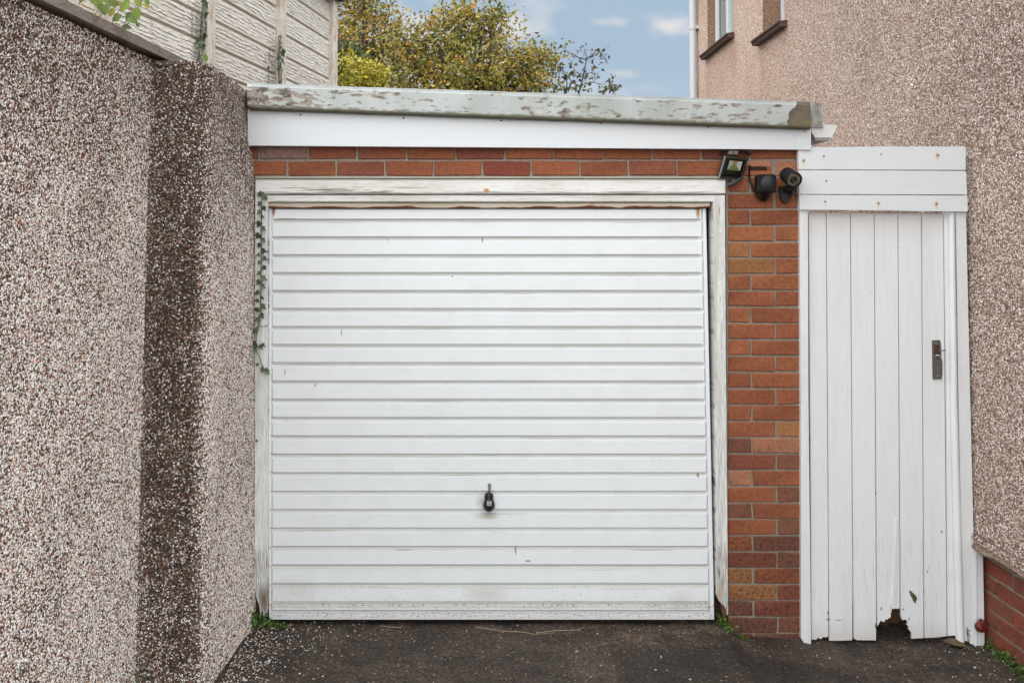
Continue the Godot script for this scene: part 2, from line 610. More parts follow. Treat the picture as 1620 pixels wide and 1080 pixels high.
func ground() -> void:
	var up := func(r: float, g: float, b: float) -> Color:
		var c := Color(r, g, b).srgb_to_linear() * 3.4
		return Color(minf(c.r, 1.0), minf(c.g, 1.0), minf(c.b, 1.0)).linear_to_srgb()
	var st := stones(1024, 26000, 1.2, 4.2, up.call(0.215, 0.19, 0.172), 0.5, [[0.42, up.call(0.2, 0.175, 0.158)], [0.24, up.call(0.27, 0.235, 0.21)], [0.16, up.call(0.13, 0.115, 0.11)], [0.10, up.call(0.34, 0.29, 0.245)], [0.045, up.call(0.3, 0.19, 0.13)], [0.025, up.call(0.50, 0.46, 0.41)], [0.01, up.call(0.72, 0.68, 0.64)]], 51)
	var m := std(Color(1, 1, 1), 0.86, st[0], 0.72, st[1], 0.4)
	m.vertex_color_use_as_albedo = true
	var xs := [-200.0, -60.0, -20.0, -8.0, -4.0, -2.2]
	var x := -1.45
	while x < 2.5:
		xs.append(x)
		x += 0.03
	xs += [3.0, 5.0, 10.0, 25.0, 60.0, 200.0]
	var zs := [-200.0, -60.0, -25.0, -12.0, -6.0, -3.0, -1.0, -0.4, -0.2]
	x = -0.1
	while x < 1.6:
		zs.append(x)
		x += 0.03
	zs += [2.0, 3.0, 5.0, 10.0, 25.0, 60.0, 200.0]
	var n1 := fbm(61, 1.6, 5)
	var n2 := fbm(62, 7.0, 4)
	var mb := MB.new()
	var grid := []
	for j in zs.size():
		var row := []
		for i in xs.size():
			var px: float = xs[i]
			var pz: float = zs[j]
			var y := ground_height(px, pz)
			var near := ss(4.0, 2.0, absf(pz)) * ss(5.0, 3.0, absf(px))
			y += (n2.get_noise_2d(px, pz) * 0.006 + n1.get_noise_2d(px * 2.0, pz * 2.0) * 0.006) * near
			# bare sandy concrete by the right end of the door, a worn band and damp dark patches
			var k := 1.0 + 0.55 * n1.get_noise_2d(px, pz * 1.6) + 0.5 * n2.get_noise_2d(px, pz)
			var c := Color(0.395, 0.365, 0.33) * k
			var sand := ss(-0.12, 0.22, n2.get_noise_2d(px * 0.8 + 9.0, pz * 1.7) + 0.25 - Vector2((px - 0.86) / 0.34, (pz - 0.08) / 0.11).length() * 0.36)
			sand = maxf(sand, 0.5 * ss(0.0, 0.3, n2.get_noise_2d(px * 0.6 - 4.0, pz) + 0.2 - Vector2((px - 0.42) / 0.18, (pz - 0.35) / 0.2).length() * 0.4))
			c = c.lerp(Color(1.0, 0.88, 0.70), sand * 0.62 * near)
			var damp := ss(0.0, 0.25, n1.get_noise_2d(px * 1.3 + 30.0, pz * 2.0))
			c = c.lerp(Color(0.17, 0.15, 0.135), damp * 0.5)
			# the darker strip of newer tarmac, with a straight joint
			if pz > 0.15 and px > 0.3:
				var rough := 0.02 * n2.get_noise_2d(px * 3.0, pz * 3.0)
				c = c.lerp(Color(0.62, 0.52, 0.40), 0.34 * ss(0.34, 0.50, px) * ss(0.60, 0.54, px + rough) * ss(0.2, 0.3, pz))
				c = c.lerp(Color(c.r * 0.62, c.g * 0.6, c.b * 0.58), ss(0.545, 0.575, px + rough) * ss(0.22, 0.27, pz + rough) * ss(1.75, 1.5, px))
			c = c.lerp(Color(0.15, 0.155, 0.09), 0.5 * ss(0.1, 0.4, n2.get_noise_2d(px * 1.7 + 70.0, pz * 1.7)) * near)
			c.a = 1.0
			row.append([Vector3(px, y, pz), c])
		grid.append(row)
	for j in zs.size() - 1:
		for i in xs.size() - 1:
			for t in [[[j, i], [j, i + 1], [j + 1, i + 1]], [[j, i], [j + 1, i + 1], [j + 1, i]]]:
				var q := []
				for e in t:
					q.append(grid[e[0]][e[1]])
				var nn: Vector3 = (q[1][0] - q[0][0]).cross(q[2][0] - q[0][0]).normalized()
				if nn.y < 0:
					nn = -nn
				if (q[1][0] - q[0][0]).cross(q[2][0] - q[0][0]).y > 0:
					q = [q[0], q[2], q[1]]
				for e in q:
					mb.col = e[1]
					mb.put(e[0], nn)
	var o := part("ground", mb, m)
	tag(o, "dark worn tarmac ground in front of the garage, strewn with pale chips", "ground", "", "structure")

# ---------- stones of the pebbledash ----------
func chip(seed_: int) -> ArrayMesh:
	rng.seed = seed_
	var mb := MB.new()
	var p := []
	for d in [Vector3.RIGHT, Vector3.LEFT, Vector3.UP, Vector3.DOWN, Vector3.BACK, Vector3.FORWARD]:
		p.append(d * rng.randf_range(0.75, 1.1) + Vector3(rng.randf_range(-0.3, 0.3), rng.randf_range(-0.3, 0.3), rng.randf_range(-0.3, 0.3)))
	for a in [0, 1]:
		for b in [2, 3]:
			for d in [4, 5]:
				mb.tri(p[a], p[b], p[d], p[a] + p[b] + p[d])
	return mb.mesh()

# where a chip lies on a surface with that normal
func bed(at: Vector3, nrm: Vector3, size: float) -> Transform3D:
	var a := nrm.cross(Vector3(rng.randf_range(-1, 1), rng.randf_range(-1, 1), rng.randf_range(-1, 1))).normalized()
	var b := nrm.cross(a)
	var s1 := size * rng.randf_range(0.75, 1.3)
	var s2 := size * rng.randf_range(0.6, 1.0)
	return Transform3D(Basis(a * s1, b * s2, nrm * size * rng.randf_range(0.4, 0.8)), at)

const WALL_TOP := 2.43

func left_wall() -> void:
	rng.seed = 71
	var th := thing("pebbledash_wall", Vector3(-1.4, 0, 1.2), "tall pebbledashed garden wall with a dark stained return, left of the garage", "wall")
	# plan of the face, at the top and at the foot, from the street to the garage
	var zc := 0.67
	var top := []
	var foot := []
	for k in 2:
		var py := 95.0 if k == 0 else 1080.0
		var xi := pt(243.0 if k == 0 else 217.0, py, zc).x
		var xc := pt(331.0 if k == 0 else 326.0, py, zc - 0.05).x
		var xe := pt(390.0 if k == 0 else 404.0, 140.0 if k == 0 else 985.0, 0.0).x
		var list: Array = top if k == 0 else foot
		for z in [3.6, 3.0, 2.4, 2.0, 1.7, 1.4, 1.15, 0.95, 0.8]:
			list.append(Vector2(xi - 0.0976 * (z - zc), z))
		list.append(Vector2(xi, zc + 0.03))
		list.append(Vector2(xi + 0.012, zc + 0.008))
		list.append(Vector2(xi + 0.04, zc))
		list.append(Vector2(lerpf(xi, xc, 0.6), zc - 0.004))
		list.append(Vector2(xc - 0.055, zc - 0.012))
		list.append(Vector2(xc - 0.02, zc - 0.03))
		list.append(Vector2(xc, zc - 0.075))
		list.append(Vector2(lerpf(xc, xe, 0.3), 0.42))
		list.append(Vector2(lerpf(xc, xe, 0.65), 0.2))
		list.append(Vector2(xe, 0.0))
		list.append(Vector2(xe + 0.002, -0.035))
	var n := top.size()
	var arc := [0.0]
	for i in range(1, n):
		arc.append(arc[i - 1] + top[i].distance_to(top[i - 1]))
	var blob := fbm(72, 2.2, 4)
	var fleck := fbm(73, 9.0, 3)
	var face := func(s: float, y: float) -> Array:
		var i := 1
		while i < n - 1 and arc[i] < s:
			i += 1
		var t: float = (s - arc[i - 1]) / (arc[i] - arc[i - 1])
		var h := clampf(y / WALL_TOP, 0.0, 1.0)
		var a: Vector2 = foot[i - 1].lerp(top[i - 1], h)
		var b: Vector2 = foot[i].lerp(top[i], h)
		var q := a.lerp(b, t)
		var e := (b - a).normalized()
		q.x += 0.027 * ss(2.36, 1.98, y) * clampf(y / 1.9, 0.0, 1.0) * ss(arc[15], arc[n - 2], s)
		return [Vector3(q.x, y, q.y), Vector3(-e.y, 0, e.x), i]
	# the face always looks to the right or towards the street
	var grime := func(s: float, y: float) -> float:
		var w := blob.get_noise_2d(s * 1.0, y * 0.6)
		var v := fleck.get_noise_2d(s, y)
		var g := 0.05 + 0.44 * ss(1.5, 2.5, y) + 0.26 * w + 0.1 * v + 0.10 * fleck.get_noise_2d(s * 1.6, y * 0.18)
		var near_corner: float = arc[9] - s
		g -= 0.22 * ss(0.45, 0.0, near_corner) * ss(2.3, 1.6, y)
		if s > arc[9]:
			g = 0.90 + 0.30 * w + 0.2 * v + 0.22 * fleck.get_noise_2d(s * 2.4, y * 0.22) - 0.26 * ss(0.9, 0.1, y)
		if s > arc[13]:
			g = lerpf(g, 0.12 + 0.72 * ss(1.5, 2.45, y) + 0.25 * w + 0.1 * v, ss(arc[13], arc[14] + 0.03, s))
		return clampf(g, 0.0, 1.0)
	var st := stones(1024, 26000, 2.0, 4.6, Color(0.50, 0.44, 0.40), 0.3, [[0.52, Color(0.97, 0.945, 0.925)], [0.2, Color(0.91, 0.83, 0.78)], [0.08, Color(0.73, 0.62, 0.54)], [0.06, Color(0.73, 0.49, 0.35)], [0.14, Color(0.36, 0.33, 0.32)]], 76)
	var mt := std(Color.WHITE, 0.95, st[0], 0.98, st[1], 0.3)
	mt.vertex_color_use_as_albedo = true
	var mb := MB.new()
	var rows := []
	var y := -0.25
	while y < WALL_TOP - 0.04:
		rows.append([y, 0.0])
		y += 0.08
	rows += [[WALL_TOP - 0.035, 0.0], [WALL_TOP - 0.014, 0.007], [WALL_TOP, 0.03], [WALL_TOP + 0.006, 0.08], [WALL_TOP + 0.004, 0.36], [-0.25, 0.36]]
	var cols := []
	for i in range(1, n):
		var steps := maxi(1, int((arc[i] - arc[i - 1]) / 0.06))
		for k in steps:
			cols.append(lerpf(arc[i - 1], arc[i], float(k) / steps))
	cols.append(arc[n - 1])
	var pts := []
	for s in cols:
		var line := []
		for r in rows:
			var f: Array = face.call(s, r[0])
			var nn: Vector3 = f[1]
			if nn.x < 0.0 or (absf(nn.x) < 0.3 and nn.z < 0.0):
				nn = -nn
			# the back and the top stand straight behind the face
			var p: Vector3 = f[0] - nn * minf(r[1], 0.1)
			if r[1] > 0.1:
				p = Vector3(f[0].x - r[1], r[0], minf(f[0].z, 3.6))
			var g: float = grime.call(s, r[0])
			var up := clampf(r[1] / 0.05, 0.0, 1.0)
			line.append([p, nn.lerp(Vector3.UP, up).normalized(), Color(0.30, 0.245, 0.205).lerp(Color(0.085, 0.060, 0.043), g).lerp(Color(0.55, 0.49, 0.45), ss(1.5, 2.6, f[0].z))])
		pts.append(line)
	for i in pts.size() - 1:
		for j in rows.size() - 1:
			for t in [[[i, j], [i + 1, j], [i + 1, j + 1]], [[i, j], [i + 1, j + 1], [i, j + 1]]]:
				var q := []
				for e in t:
					q.append(pts[e[0]][e[1]])
				var s: Vector3 = q[0][1] + q[1][1] + q[2][1]
				if (q[1][0] - q[0][0]).cross(q[2][0] - q[0][0]).dot(s) > 0.0:
					q = [q[0], q[2], q[1]]
				for e in q:
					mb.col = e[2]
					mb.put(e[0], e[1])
	part("render_coat", mb, mt, th)
	# coping slab along the street part
	var cb := MB.new()
	var a: Vector2 = top[0]
	var b: Vector2 = top[9]
	var e := (b - a).normalized()
	b += e * 0.28
	var nn := Vector2(-e.y, e.x)
	if nn.x < 0:
		nn = -nn
	var lo := WALL_TOP + 0.012
	var hi := lo + 0.036
	var A0 := a + nn * 0.022
	var B0 := b + nn * 0.022
	var A1 := a - nn * 0.40
	var B1 := b - nn * 0.40
	cb.hexa([Vector3(A0.x, lo, A0.y), Vector3(B0.x, lo, B0.y), Vector3(B1.x, lo, B1.y), Vector3(A1.x, lo, A1.y), Vector3(A0.x, hi, A0.y), Vector3(B0.x, hi, B0.y), Vector3(B1.x, hi, B1.y), Vector3(A1.x, hi, A1.y)])
	part("coping", cb, M.concrete, th)
	# the dashed stones
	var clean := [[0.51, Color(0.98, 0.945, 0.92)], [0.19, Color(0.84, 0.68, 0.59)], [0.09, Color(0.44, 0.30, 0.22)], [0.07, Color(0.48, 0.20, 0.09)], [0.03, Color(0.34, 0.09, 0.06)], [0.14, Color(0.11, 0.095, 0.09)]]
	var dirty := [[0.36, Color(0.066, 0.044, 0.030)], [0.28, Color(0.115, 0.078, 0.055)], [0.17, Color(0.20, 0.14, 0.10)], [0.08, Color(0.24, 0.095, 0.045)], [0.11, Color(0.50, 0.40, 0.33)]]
	var meshes := [chip(1), chip(2), chip(3)]
	rng.seed = 75
	var where := [[], [], []]
	var tint := [PackedColorArray(), PackedColorArray(), PackedColorArray()]
	var L: float = arc[n - 1]
	var start: float = arc[1] * 0.4 + arc[2] * 0.6
	var count := int((L - start) * WALL_TOP * 52000)
	for k in count:
		var s := rng.randf_range(start, L)
		var yy := rng.randf_range(-0.05, WALL_TOP - 0.005)
		if rng.randf() > ss(start, arc[4], s) * 0.9 + 0.1:
			continue
		var f: Array = face.call(s, yy)
		var q: Vector3 = f[1]
		if q.x < 0.0 or (absf(q.x) < 0.3 and q.z < 0.0):
			q = -q
		var g: float = grime.call(s, yy)
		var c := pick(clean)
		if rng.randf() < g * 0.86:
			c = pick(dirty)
		var w := rng.randf_range(0.8, 1.15) * (1.0 - 0.18 * g)
		c = Color(c.r * w, c.g * w, c.b * w)
		var v := k % 3
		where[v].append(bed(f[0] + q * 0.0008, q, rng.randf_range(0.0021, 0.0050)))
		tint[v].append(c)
	for v in 3:
		scatter("pebbles", meshes[v], M.pebble, where[v], tint[v], th)

# ---------- the house on the right ----------
const HX := 2.287
const HEND := -5.02

func house() -> void:
	rng.seed = 81
	var th := thing("house", Vector3(HX + 2.0, 0, -1.5), "tall pinkish pebbledashed house side with two windows, right of the plank door", "house")
	var st := stones(2048, 90000, 2.4, 5.4, Color(0.72, 0.615, 0.55), 0.2, [[0.42, Color(0.89, 0.77, 0.70)], [0.28, Color(0.96, 0.89, 0.84)], [0.12, Color(0.70, 0.565, 0.49)], [0.05, Color(0.74, 0.52, 0.39)], [0.07, Color(0.40, 0.33, 0.30)], [0.08, Color(0.95, 0.93, 0.91)]], 82)
	var m := std(Color(1, 1, 1), 0.92, st[0], 0.62, st[1], 0.22)
	m.vertex_color_use_as_albedo = true
	# openings: z from, z to, sill height, head height, depth of the recess
	var holes := [[-4.58, -3.70, 3.60, 4.75, 0.075], [-2.91, -2.415, 3.37, 4.5, 0.14]]
	var foot := 0.40
	var top := 6.2
	var zs := [HEND, -4.58, -3.70, -2.91, -2.415, 4.0]
	var ys := [foot, 3.37, 3.60, 4.5, 4.75, top]
	var wall := MB.new()
	var n1 := fbm(83, 0.8, 4)
	var inside := func(z: float, y: float) -> int:
		for k in 2:
			if z > holes[k][0] and z < holes[k][1] and y > holes[k][2] and y < holes[k][3]:
				return k
		return -1
	var shade := func(z: float, y: float) -> Color:
		# greyer, darker render towards the street, reddish streaks under the sills
		var k := 0.90 + 0.28 * n1.get_noise_2d(z, y)
		var c := Color(1.06, 1.0, 0.95).lerp(Color(0.52, 0.46, 0.41), ss(-3.4, 0.2, z)).lerp(Color(0.80, 0.75, 0.69), ss(0.6, 1.6, z)) * k
		for h in holes:
			for e in [h[0] + 0.03, h[1] - 0.03]:
				var d := absf(z - e)
				c = c.lerp(Color(0.7, 0.52, 0.44), 0.5 * ss(0.13, 0.02, d) * ss(0.75, 0.0, h[2] - 0.05 - y) * ss(-0.02, 0.04, h[2] - y))
		c.a = 1.0
		return c
	for i in zs.size() - 1:
		for j in ys.size() - 1:
			if inside.call((zs[i] + zs[i + 1]) / 2.0, (ys[j] + ys[j + 1]) / 2.0) >= 0:
				continue
			var ns := maxi(1, int((zs[i + 1] - zs[i]) / 0.12))
			var nt := maxi(1, int((ys[j + 1] - ys[j]) / 0.12))
			for a in ns:
				for b in nt:
					var q := []
					for e in [[0, 0], [1, 0], [1, 1], [0, 1]]:
						var z := lerpf(zs[i], zs[i + 1], float(a + e[0]) / ns)
						var y := lerpf(ys[j], ys[j + 1], float(b + e[1]) / nt)
						q.append(Vector3(HX, y, z))
					for t in [[0, 1, 2], [0, 2, 3]]:
						var tri := []
						for e in t:
							tri.append(q[e])
						if (tri[1] - tri[0]).cross(tri[2] - tri[0]).x < 0.0:
							tri = [tri[0], tri[2], tri[1]]
						for e in tri:
							wall.col = shade.call(e.z, e.y)
							wall.put(e, Vector3(-1, 0, 0))
	# reveals, the other walls and the top
	wall.col = Color(0.5, 0.42, 0.33)
	for h in holes:
		var d: float = HX + h[4] + 0.12
		wall.quad(Vector3(HX, h[2], h[0]), Vector3(d, h[2], h[0]), Vector3(d, h[3], h[0]), Vector3(HX, h[3], h[0]), Vector3(0, 0, 1))
		wall.quad(Vector3(HX, h[2], h[1]), Vector3(d, h[2], h[1]), Vector3(d, h[3], h[1]), Vector3(HX, h[3], h[1]), Vector3(0, 0, -1))
		wall.quad(Vector3(HX, h[3], h[0]), Vector3(d, h[3], h[0]), Vector3(d, h[3], h[1]), Vector3(HX, h[3], h[1]), Vector3(0, -1, 0))
		wall.quad(Vector3(HX, h[2], h[0]), Vector3(d, h[2], h[0]), Vector3(d, h[2], h[1]), Vector3(HX, h[2], h[1]), Vector3(0, 1, 0))
	wall.col = Color(0.9, 0.84, 0.8)
	var far := HX + 6.0
	wall.quad(Vector3(HX, -0.3, HEND), Vector3(far, -0.3, HEND), Vector3(far, top, HEND), Vector3(HX, top, HEND), Vector3(0, 0, -1))
	wall.quad(Vector3(HX, -0.3, 4.0), Vector3(far, -0.3, 4.0), Vector3(far, top, 4.0), Vector3(HX, top, 4.0), Vector3(0, 0, 1))
	wall.quad(Vector3(far, -0.3, HEND), Vector3(far, -0.3, 4.0), Vector3(far, top, 4.0), Vector3(far, top, HEND), Vector3(1, 0, 0))
	part("wall", wall, m, th)
	var rf := MB.new()
	rf.hexa([Vector3(HX - 0.3, top, HEND - 0.3), Vector3(far + 0.3, top, HEND - 0.3), Vector3(far + 0.3, top, 4.3), Vector3(HX - 0.3, top, 4.3), Vector3(HX + 2.6, top + 1.9, HEND + 1.0), Vector3(far - 2.6, top + 1.9, HEND + 1.0), Vector3(far - 2.6, top + 1.9, 3.0), Vector3(HX + 2.6, top + 1.9, 3.0)])
	part("roof", rf, std(Color(0.1, 0.06, 0.05), 0.9), th)
	# the belled lower lip of the render
	var lip := MB.new()
	var nz := fbm(84, 3.0, 3)
	var prof := [Vector2(0.0, 0.40), Vector2(-0.004, 0.375), Vector2(-0.014, 0.355), Vector2(-0.022, 0.343), Vector2(-0.018, 0.334), Vector2(0.06, 0.337)]
	var k := 0
	var step := 0.05
	var line := []
	var z := HEND
	while z <= 4.0:
		var r := []
		var w := nz.get_noise_1d(z) * 0.022 + nz.get_noise_1d(z * 5.0) * 0.006
		for p in prof:
			r.append(Vector3(HX + p.x + (nz.get_noise_1d(z * 3.0 + p.y * 50.0) * 0.004 if p.y < 0.39 else 0.0), p.y + w * ss(0.40, 0.35, p.y), z))
		line.append(r)
		z += step
	lip.col = Color(0.46, 0.43, 0.40)
	for i in line.size() - 1:
		for j in prof.size() - 1:
			lip.quad(line[i][j], line[i + 1][j], line[i + 1][j + 1], line[i][j + 1], Vector3(-1, 0.2 - 0.5 * j / 5.0, 0))
	part("render_lip", lip, m, th)
	# brick plinth
	var bx := HX + 0.05
	var pl := MB.new()
	pl.box(Vector3(bx + 0.006, -0.35, HEND + 0.01), Vector3(bx + 0.3, 0.385, 3.99))
	var plinth := part("plinth", pl, M.mortar, th)
	var vars := brick_shapes(0.215, 0.0645, 0.05, 5)
	for c in 9:
		var yb := -0.24 + c * 0.0762
		var zz := 1.55 + (0.1125 if c % 2 == 0 else 0.0)
		while zz > -0.5:
			var o := part("brick", vars[rng.randi() % 5], M["brick_smooth" if rng.randf() < 0.75 else "brick_deep"], plinth)
			# the brick shape lies along x with its face to +z
			o.transform.basis = Basis(Vector3(0, 0, 1), Vector3.UP, Vector3(-1, 0, 0))
			o.position = Vector3(bx - rng.randf() * 0.002, yb + 0.032, zz)
			zz -= 0.225
	# windows
	var white: Material = M.plastic
	for q in 2:
		var h: Array = holes[q]
		var fx: float = HX + h[4]
		var fr := MB.new()
		var t := 0.055
		var z0: float = h[0]
		var z1: float = h[1]
		var zm := z0 + 0.36 if q == 0 else z0 + 0.2
		for b in [[z0, z0 + t, h[2], h[3]], [z1 - t, z1, h[2], h[3]], [z0 + t, z1 - t, h[2], h[2] + t], [z0 + t, z1 - t, h[3] - t, h[3]], [zm, zm + 0.06, h[2] + t, h[3] - t]]:
			fr.cbox(Vector3(fx, b[2], b[0]), Vector3(fx + 0.06, b[3], b[1]), 0.006)
		# the opening sash of the far light stands a little proud
		fr.cbox(Vector3(fx - 0.012, h[2] + t - 0.01, z0 + t - 0.012), Vector3(fx + 0.02, h[3] - t, z0 + t + 0.035), 0.005)
		var w := part("window", fr, white, th)
		var gl := MB.new()
		gl.quad(Vector3(fx + 0.03, h[2] + t, z0 + t), Vector3(fx + 0.03, h[2] + t, z1 - t), Vector3(fx + 0.03, h[3] - t, z1 - t), Vector3(fx + 0.03, h[3] - t, z0 + t), Vector3(-1, 0, 0))
		part("pane", gl, M.glass, w)
		var cu := MB.new()
		cu.quad(Vector3(fx + 0.12, h[2] - 0.1, z0 - 0.2), Vector3(fx + 0.12, h[2] - 0.1, z1 + 0.2), Vector3(fx + 0.12, h[3] + 0.1, z1 + 0.2), Vector3(fx + 0.12, h[3] + 0.1, z0 - 0.2), Vector3(-1, 0, 0))
		part("dim_room_sheet", cu, std(Color(0.17, 0.22, 0.19), 0.9), w)  # dark green sheet standing in for the dim room behind the glass
		# tiled sill: two courses of brown quarry tiles, sloping out
		var n := 5 if q == 0 else 3
		var sill := MB.new()
		var a0 := z0 - 0.06 if q == 0 else z0 - 0.10
		var a1 := z1 + 0.02 if q == 0 else z1 + 0.06
		sill.hexa([Vector3(HX - 0.052, h[2] - 0.062, a0), Vector3(HX + h[4] + 0.02, h[2] - 0.052, a0), Vector3(HX + h[4] + 0.02, h[2] - 0.052, a1), Vector3(HX - 0.052, h[2] - 0.062, a1), Vector3(HX - 0.062, h[2] - 0.036, a0), Vector3(HX + h[4] + 0.02, h[2] - 0.012, a0), Vector3(HX + h[4] + 0.02, h[2] - 0.012, a1), Vector3(HX - 0.062, h[2] - 0.036, a1)])
		var so := part("sill", sill, std(Color(0.10, 0.06, 0.045), 0.8, null), w)
		for i in n:
			var tb := MB.new()
			var za := lerpf(a0, a1, float(i) / n) + 0.002
			var zb := lerpf(a0, a1, float(i + 1) / n) - 0.002
			var lift := rng.randf_range(0.0, 0.003)
			tb.hexa([Vector3(HX - 0.072, h[2] - 0.036 + lift, za), Vector3(HX + h[4], h[2] - 0.010 + lift, za), Vector3(HX + h[4], h[2] - 0.010 + lift, zb), Vector3(HX - 0.072, h[2] - 0.036 + lift, zb), Vector3(HX - 0.070, h[2] - 0.022 + lift, za), Vector3(HX + h[4], h[2] + 0.004 + lift, za), Vector3(HX + h[4], h[2] + 0.004 + lift, zb), Vector3(HX - 0.070, h[2] - 0.022 + lift, zb)])
			part("tile", tb, std([Color(0.13, 0.07, 0.05), Color(0.16, 0.075, 0.055), Color(0.11, 0.07, 0.055)][i % 3], 0.75, M.brick_red.albedo_texture, 3.0), w)
	# white rainwater pipe down the far corner
	var pp := MB.new()
	var pc := Vector3(HX - 0.052, 0.0, HEND + 0.06)
	pp.tube([pc + Vector3.UP * -0.2, pc + Vector3.UP * 6.1], [0.034], 14)
	var pipe := part("downpipe", pp, std(Color(0.62, 0.64, 0.66), 0.4), th)
	for y in [1.6, 3.92, 5.6]:
		var br := MB.new()
		br.tube([pc + Vector3.UP * y, pc + Vector3.UP * (y + 0.03)], [0.040], 14)
		br.box(pc + Vector3(0.03, y, -0.06), pc + Vector3(0.054, y + 0.03, 0.06))
		part("bracket", br, std(Color(0.62, 0.64, 0.66), 0.4), pipe)
	# dashed stones on the part of the wall that stands near
	rng.seed = 85
	var pal := [[0.36, Color(0.64, 0.50, 0.415)], [0.26, Color(0.80, 0.715, 0.645)], [0.13, Color(0.33, 0.235, 0.175)], [0.06, Color(0.40, 0.215, 0.13)], [0.08, Color(0.10, 0.082, 0.07)], [0.09, Color(0.95, 0.93, 0.90)]]
	var meshes := [chip(4), chip(5), chip(6)]
	var where := [[], [], []]
	var tint := [PackedColorArray(), PackedColorArray(), PackedColorArray()]
	var area := (2.3 + 3.6) * (4.1 - 0.35)
	for i in int(area * 29000):
		var zz := rng.randf_range(-3.6, 2.3)
		var yy := rng.randf_range(0.37, 4.1)
		if rng.randf() > ss(-3.6, -1.4, zz) * ss(2.3, 0.7, zz) or inside.call(zz, yy) >= 0:
			continue
		var g := clampf(0.10 + 0.22 * n1.get_noise_2d(zz * 1.6, yy * 1.3), 0.0, 1.0)
		var c := pick(pal)
		if rng.randf() < g:
			c = Color(0.20, 0.145, 0.105)
		var w := rng.randf_range(0.85, 1.15)
		w *= lerpf(1.05, 0.95, ss(-1.2, 0.5, zz))
		if rng.randf() < 0.08 * ss(-1.5, 0.4, zz):
			c = Color(0.10, 0.08, 0.07)
		c = Color(c.r * w, c.g * w * 0.985, c.b * w * 0.97)
		var v := i % 3
		var out := 0.0 if yy > 0.40 else -0.02
		where[v].append(bed(Vector3(HX + out - 0.0006, yy, zz), Vector3(-1, 0, 0), rng.randf_range(0.0024, 0.0048) * lerpf(0.9, 1.15, ss(-2.0, 0.5, zz))))
		tint[v].append(c)
	for v in 3:
		scatter("pebbles", meshes[v], M.pebble, where[v], tint[v], th)

# bricks with softened, slightly uneven edges; face at z = 0, centred in x and y
func brick_shapes(w: float, h: float, d: float, count: int) -> Array:
	var out := []
	for k in count:
		var wob := []
		for i in 8:
			wob.append(Vector3(rng.randf_range(-1, 1) * 0.0030, rng.randf_range(-1, 1) * 0.0022, rng.randf_range(-1, 1) * 0.0016))
		var mb := MB.new()
		mb.grad = [rng.randf_range(0.72, 0.95), rng.randf_range(-1.0, 1.0) * 0.2 / w, rng.randf_range(-0.3, 0.4) * 0.2 / h, rng.randf_range(-1.0, 1.0) * 0.5 / (w * h)]
		mb.cbox(Vector3(-w / 2, -h / 2, -d), Vector3(w / 2, h / 2, 0), 0.0035, wob)
		out.append(mb.mesh())
	return out

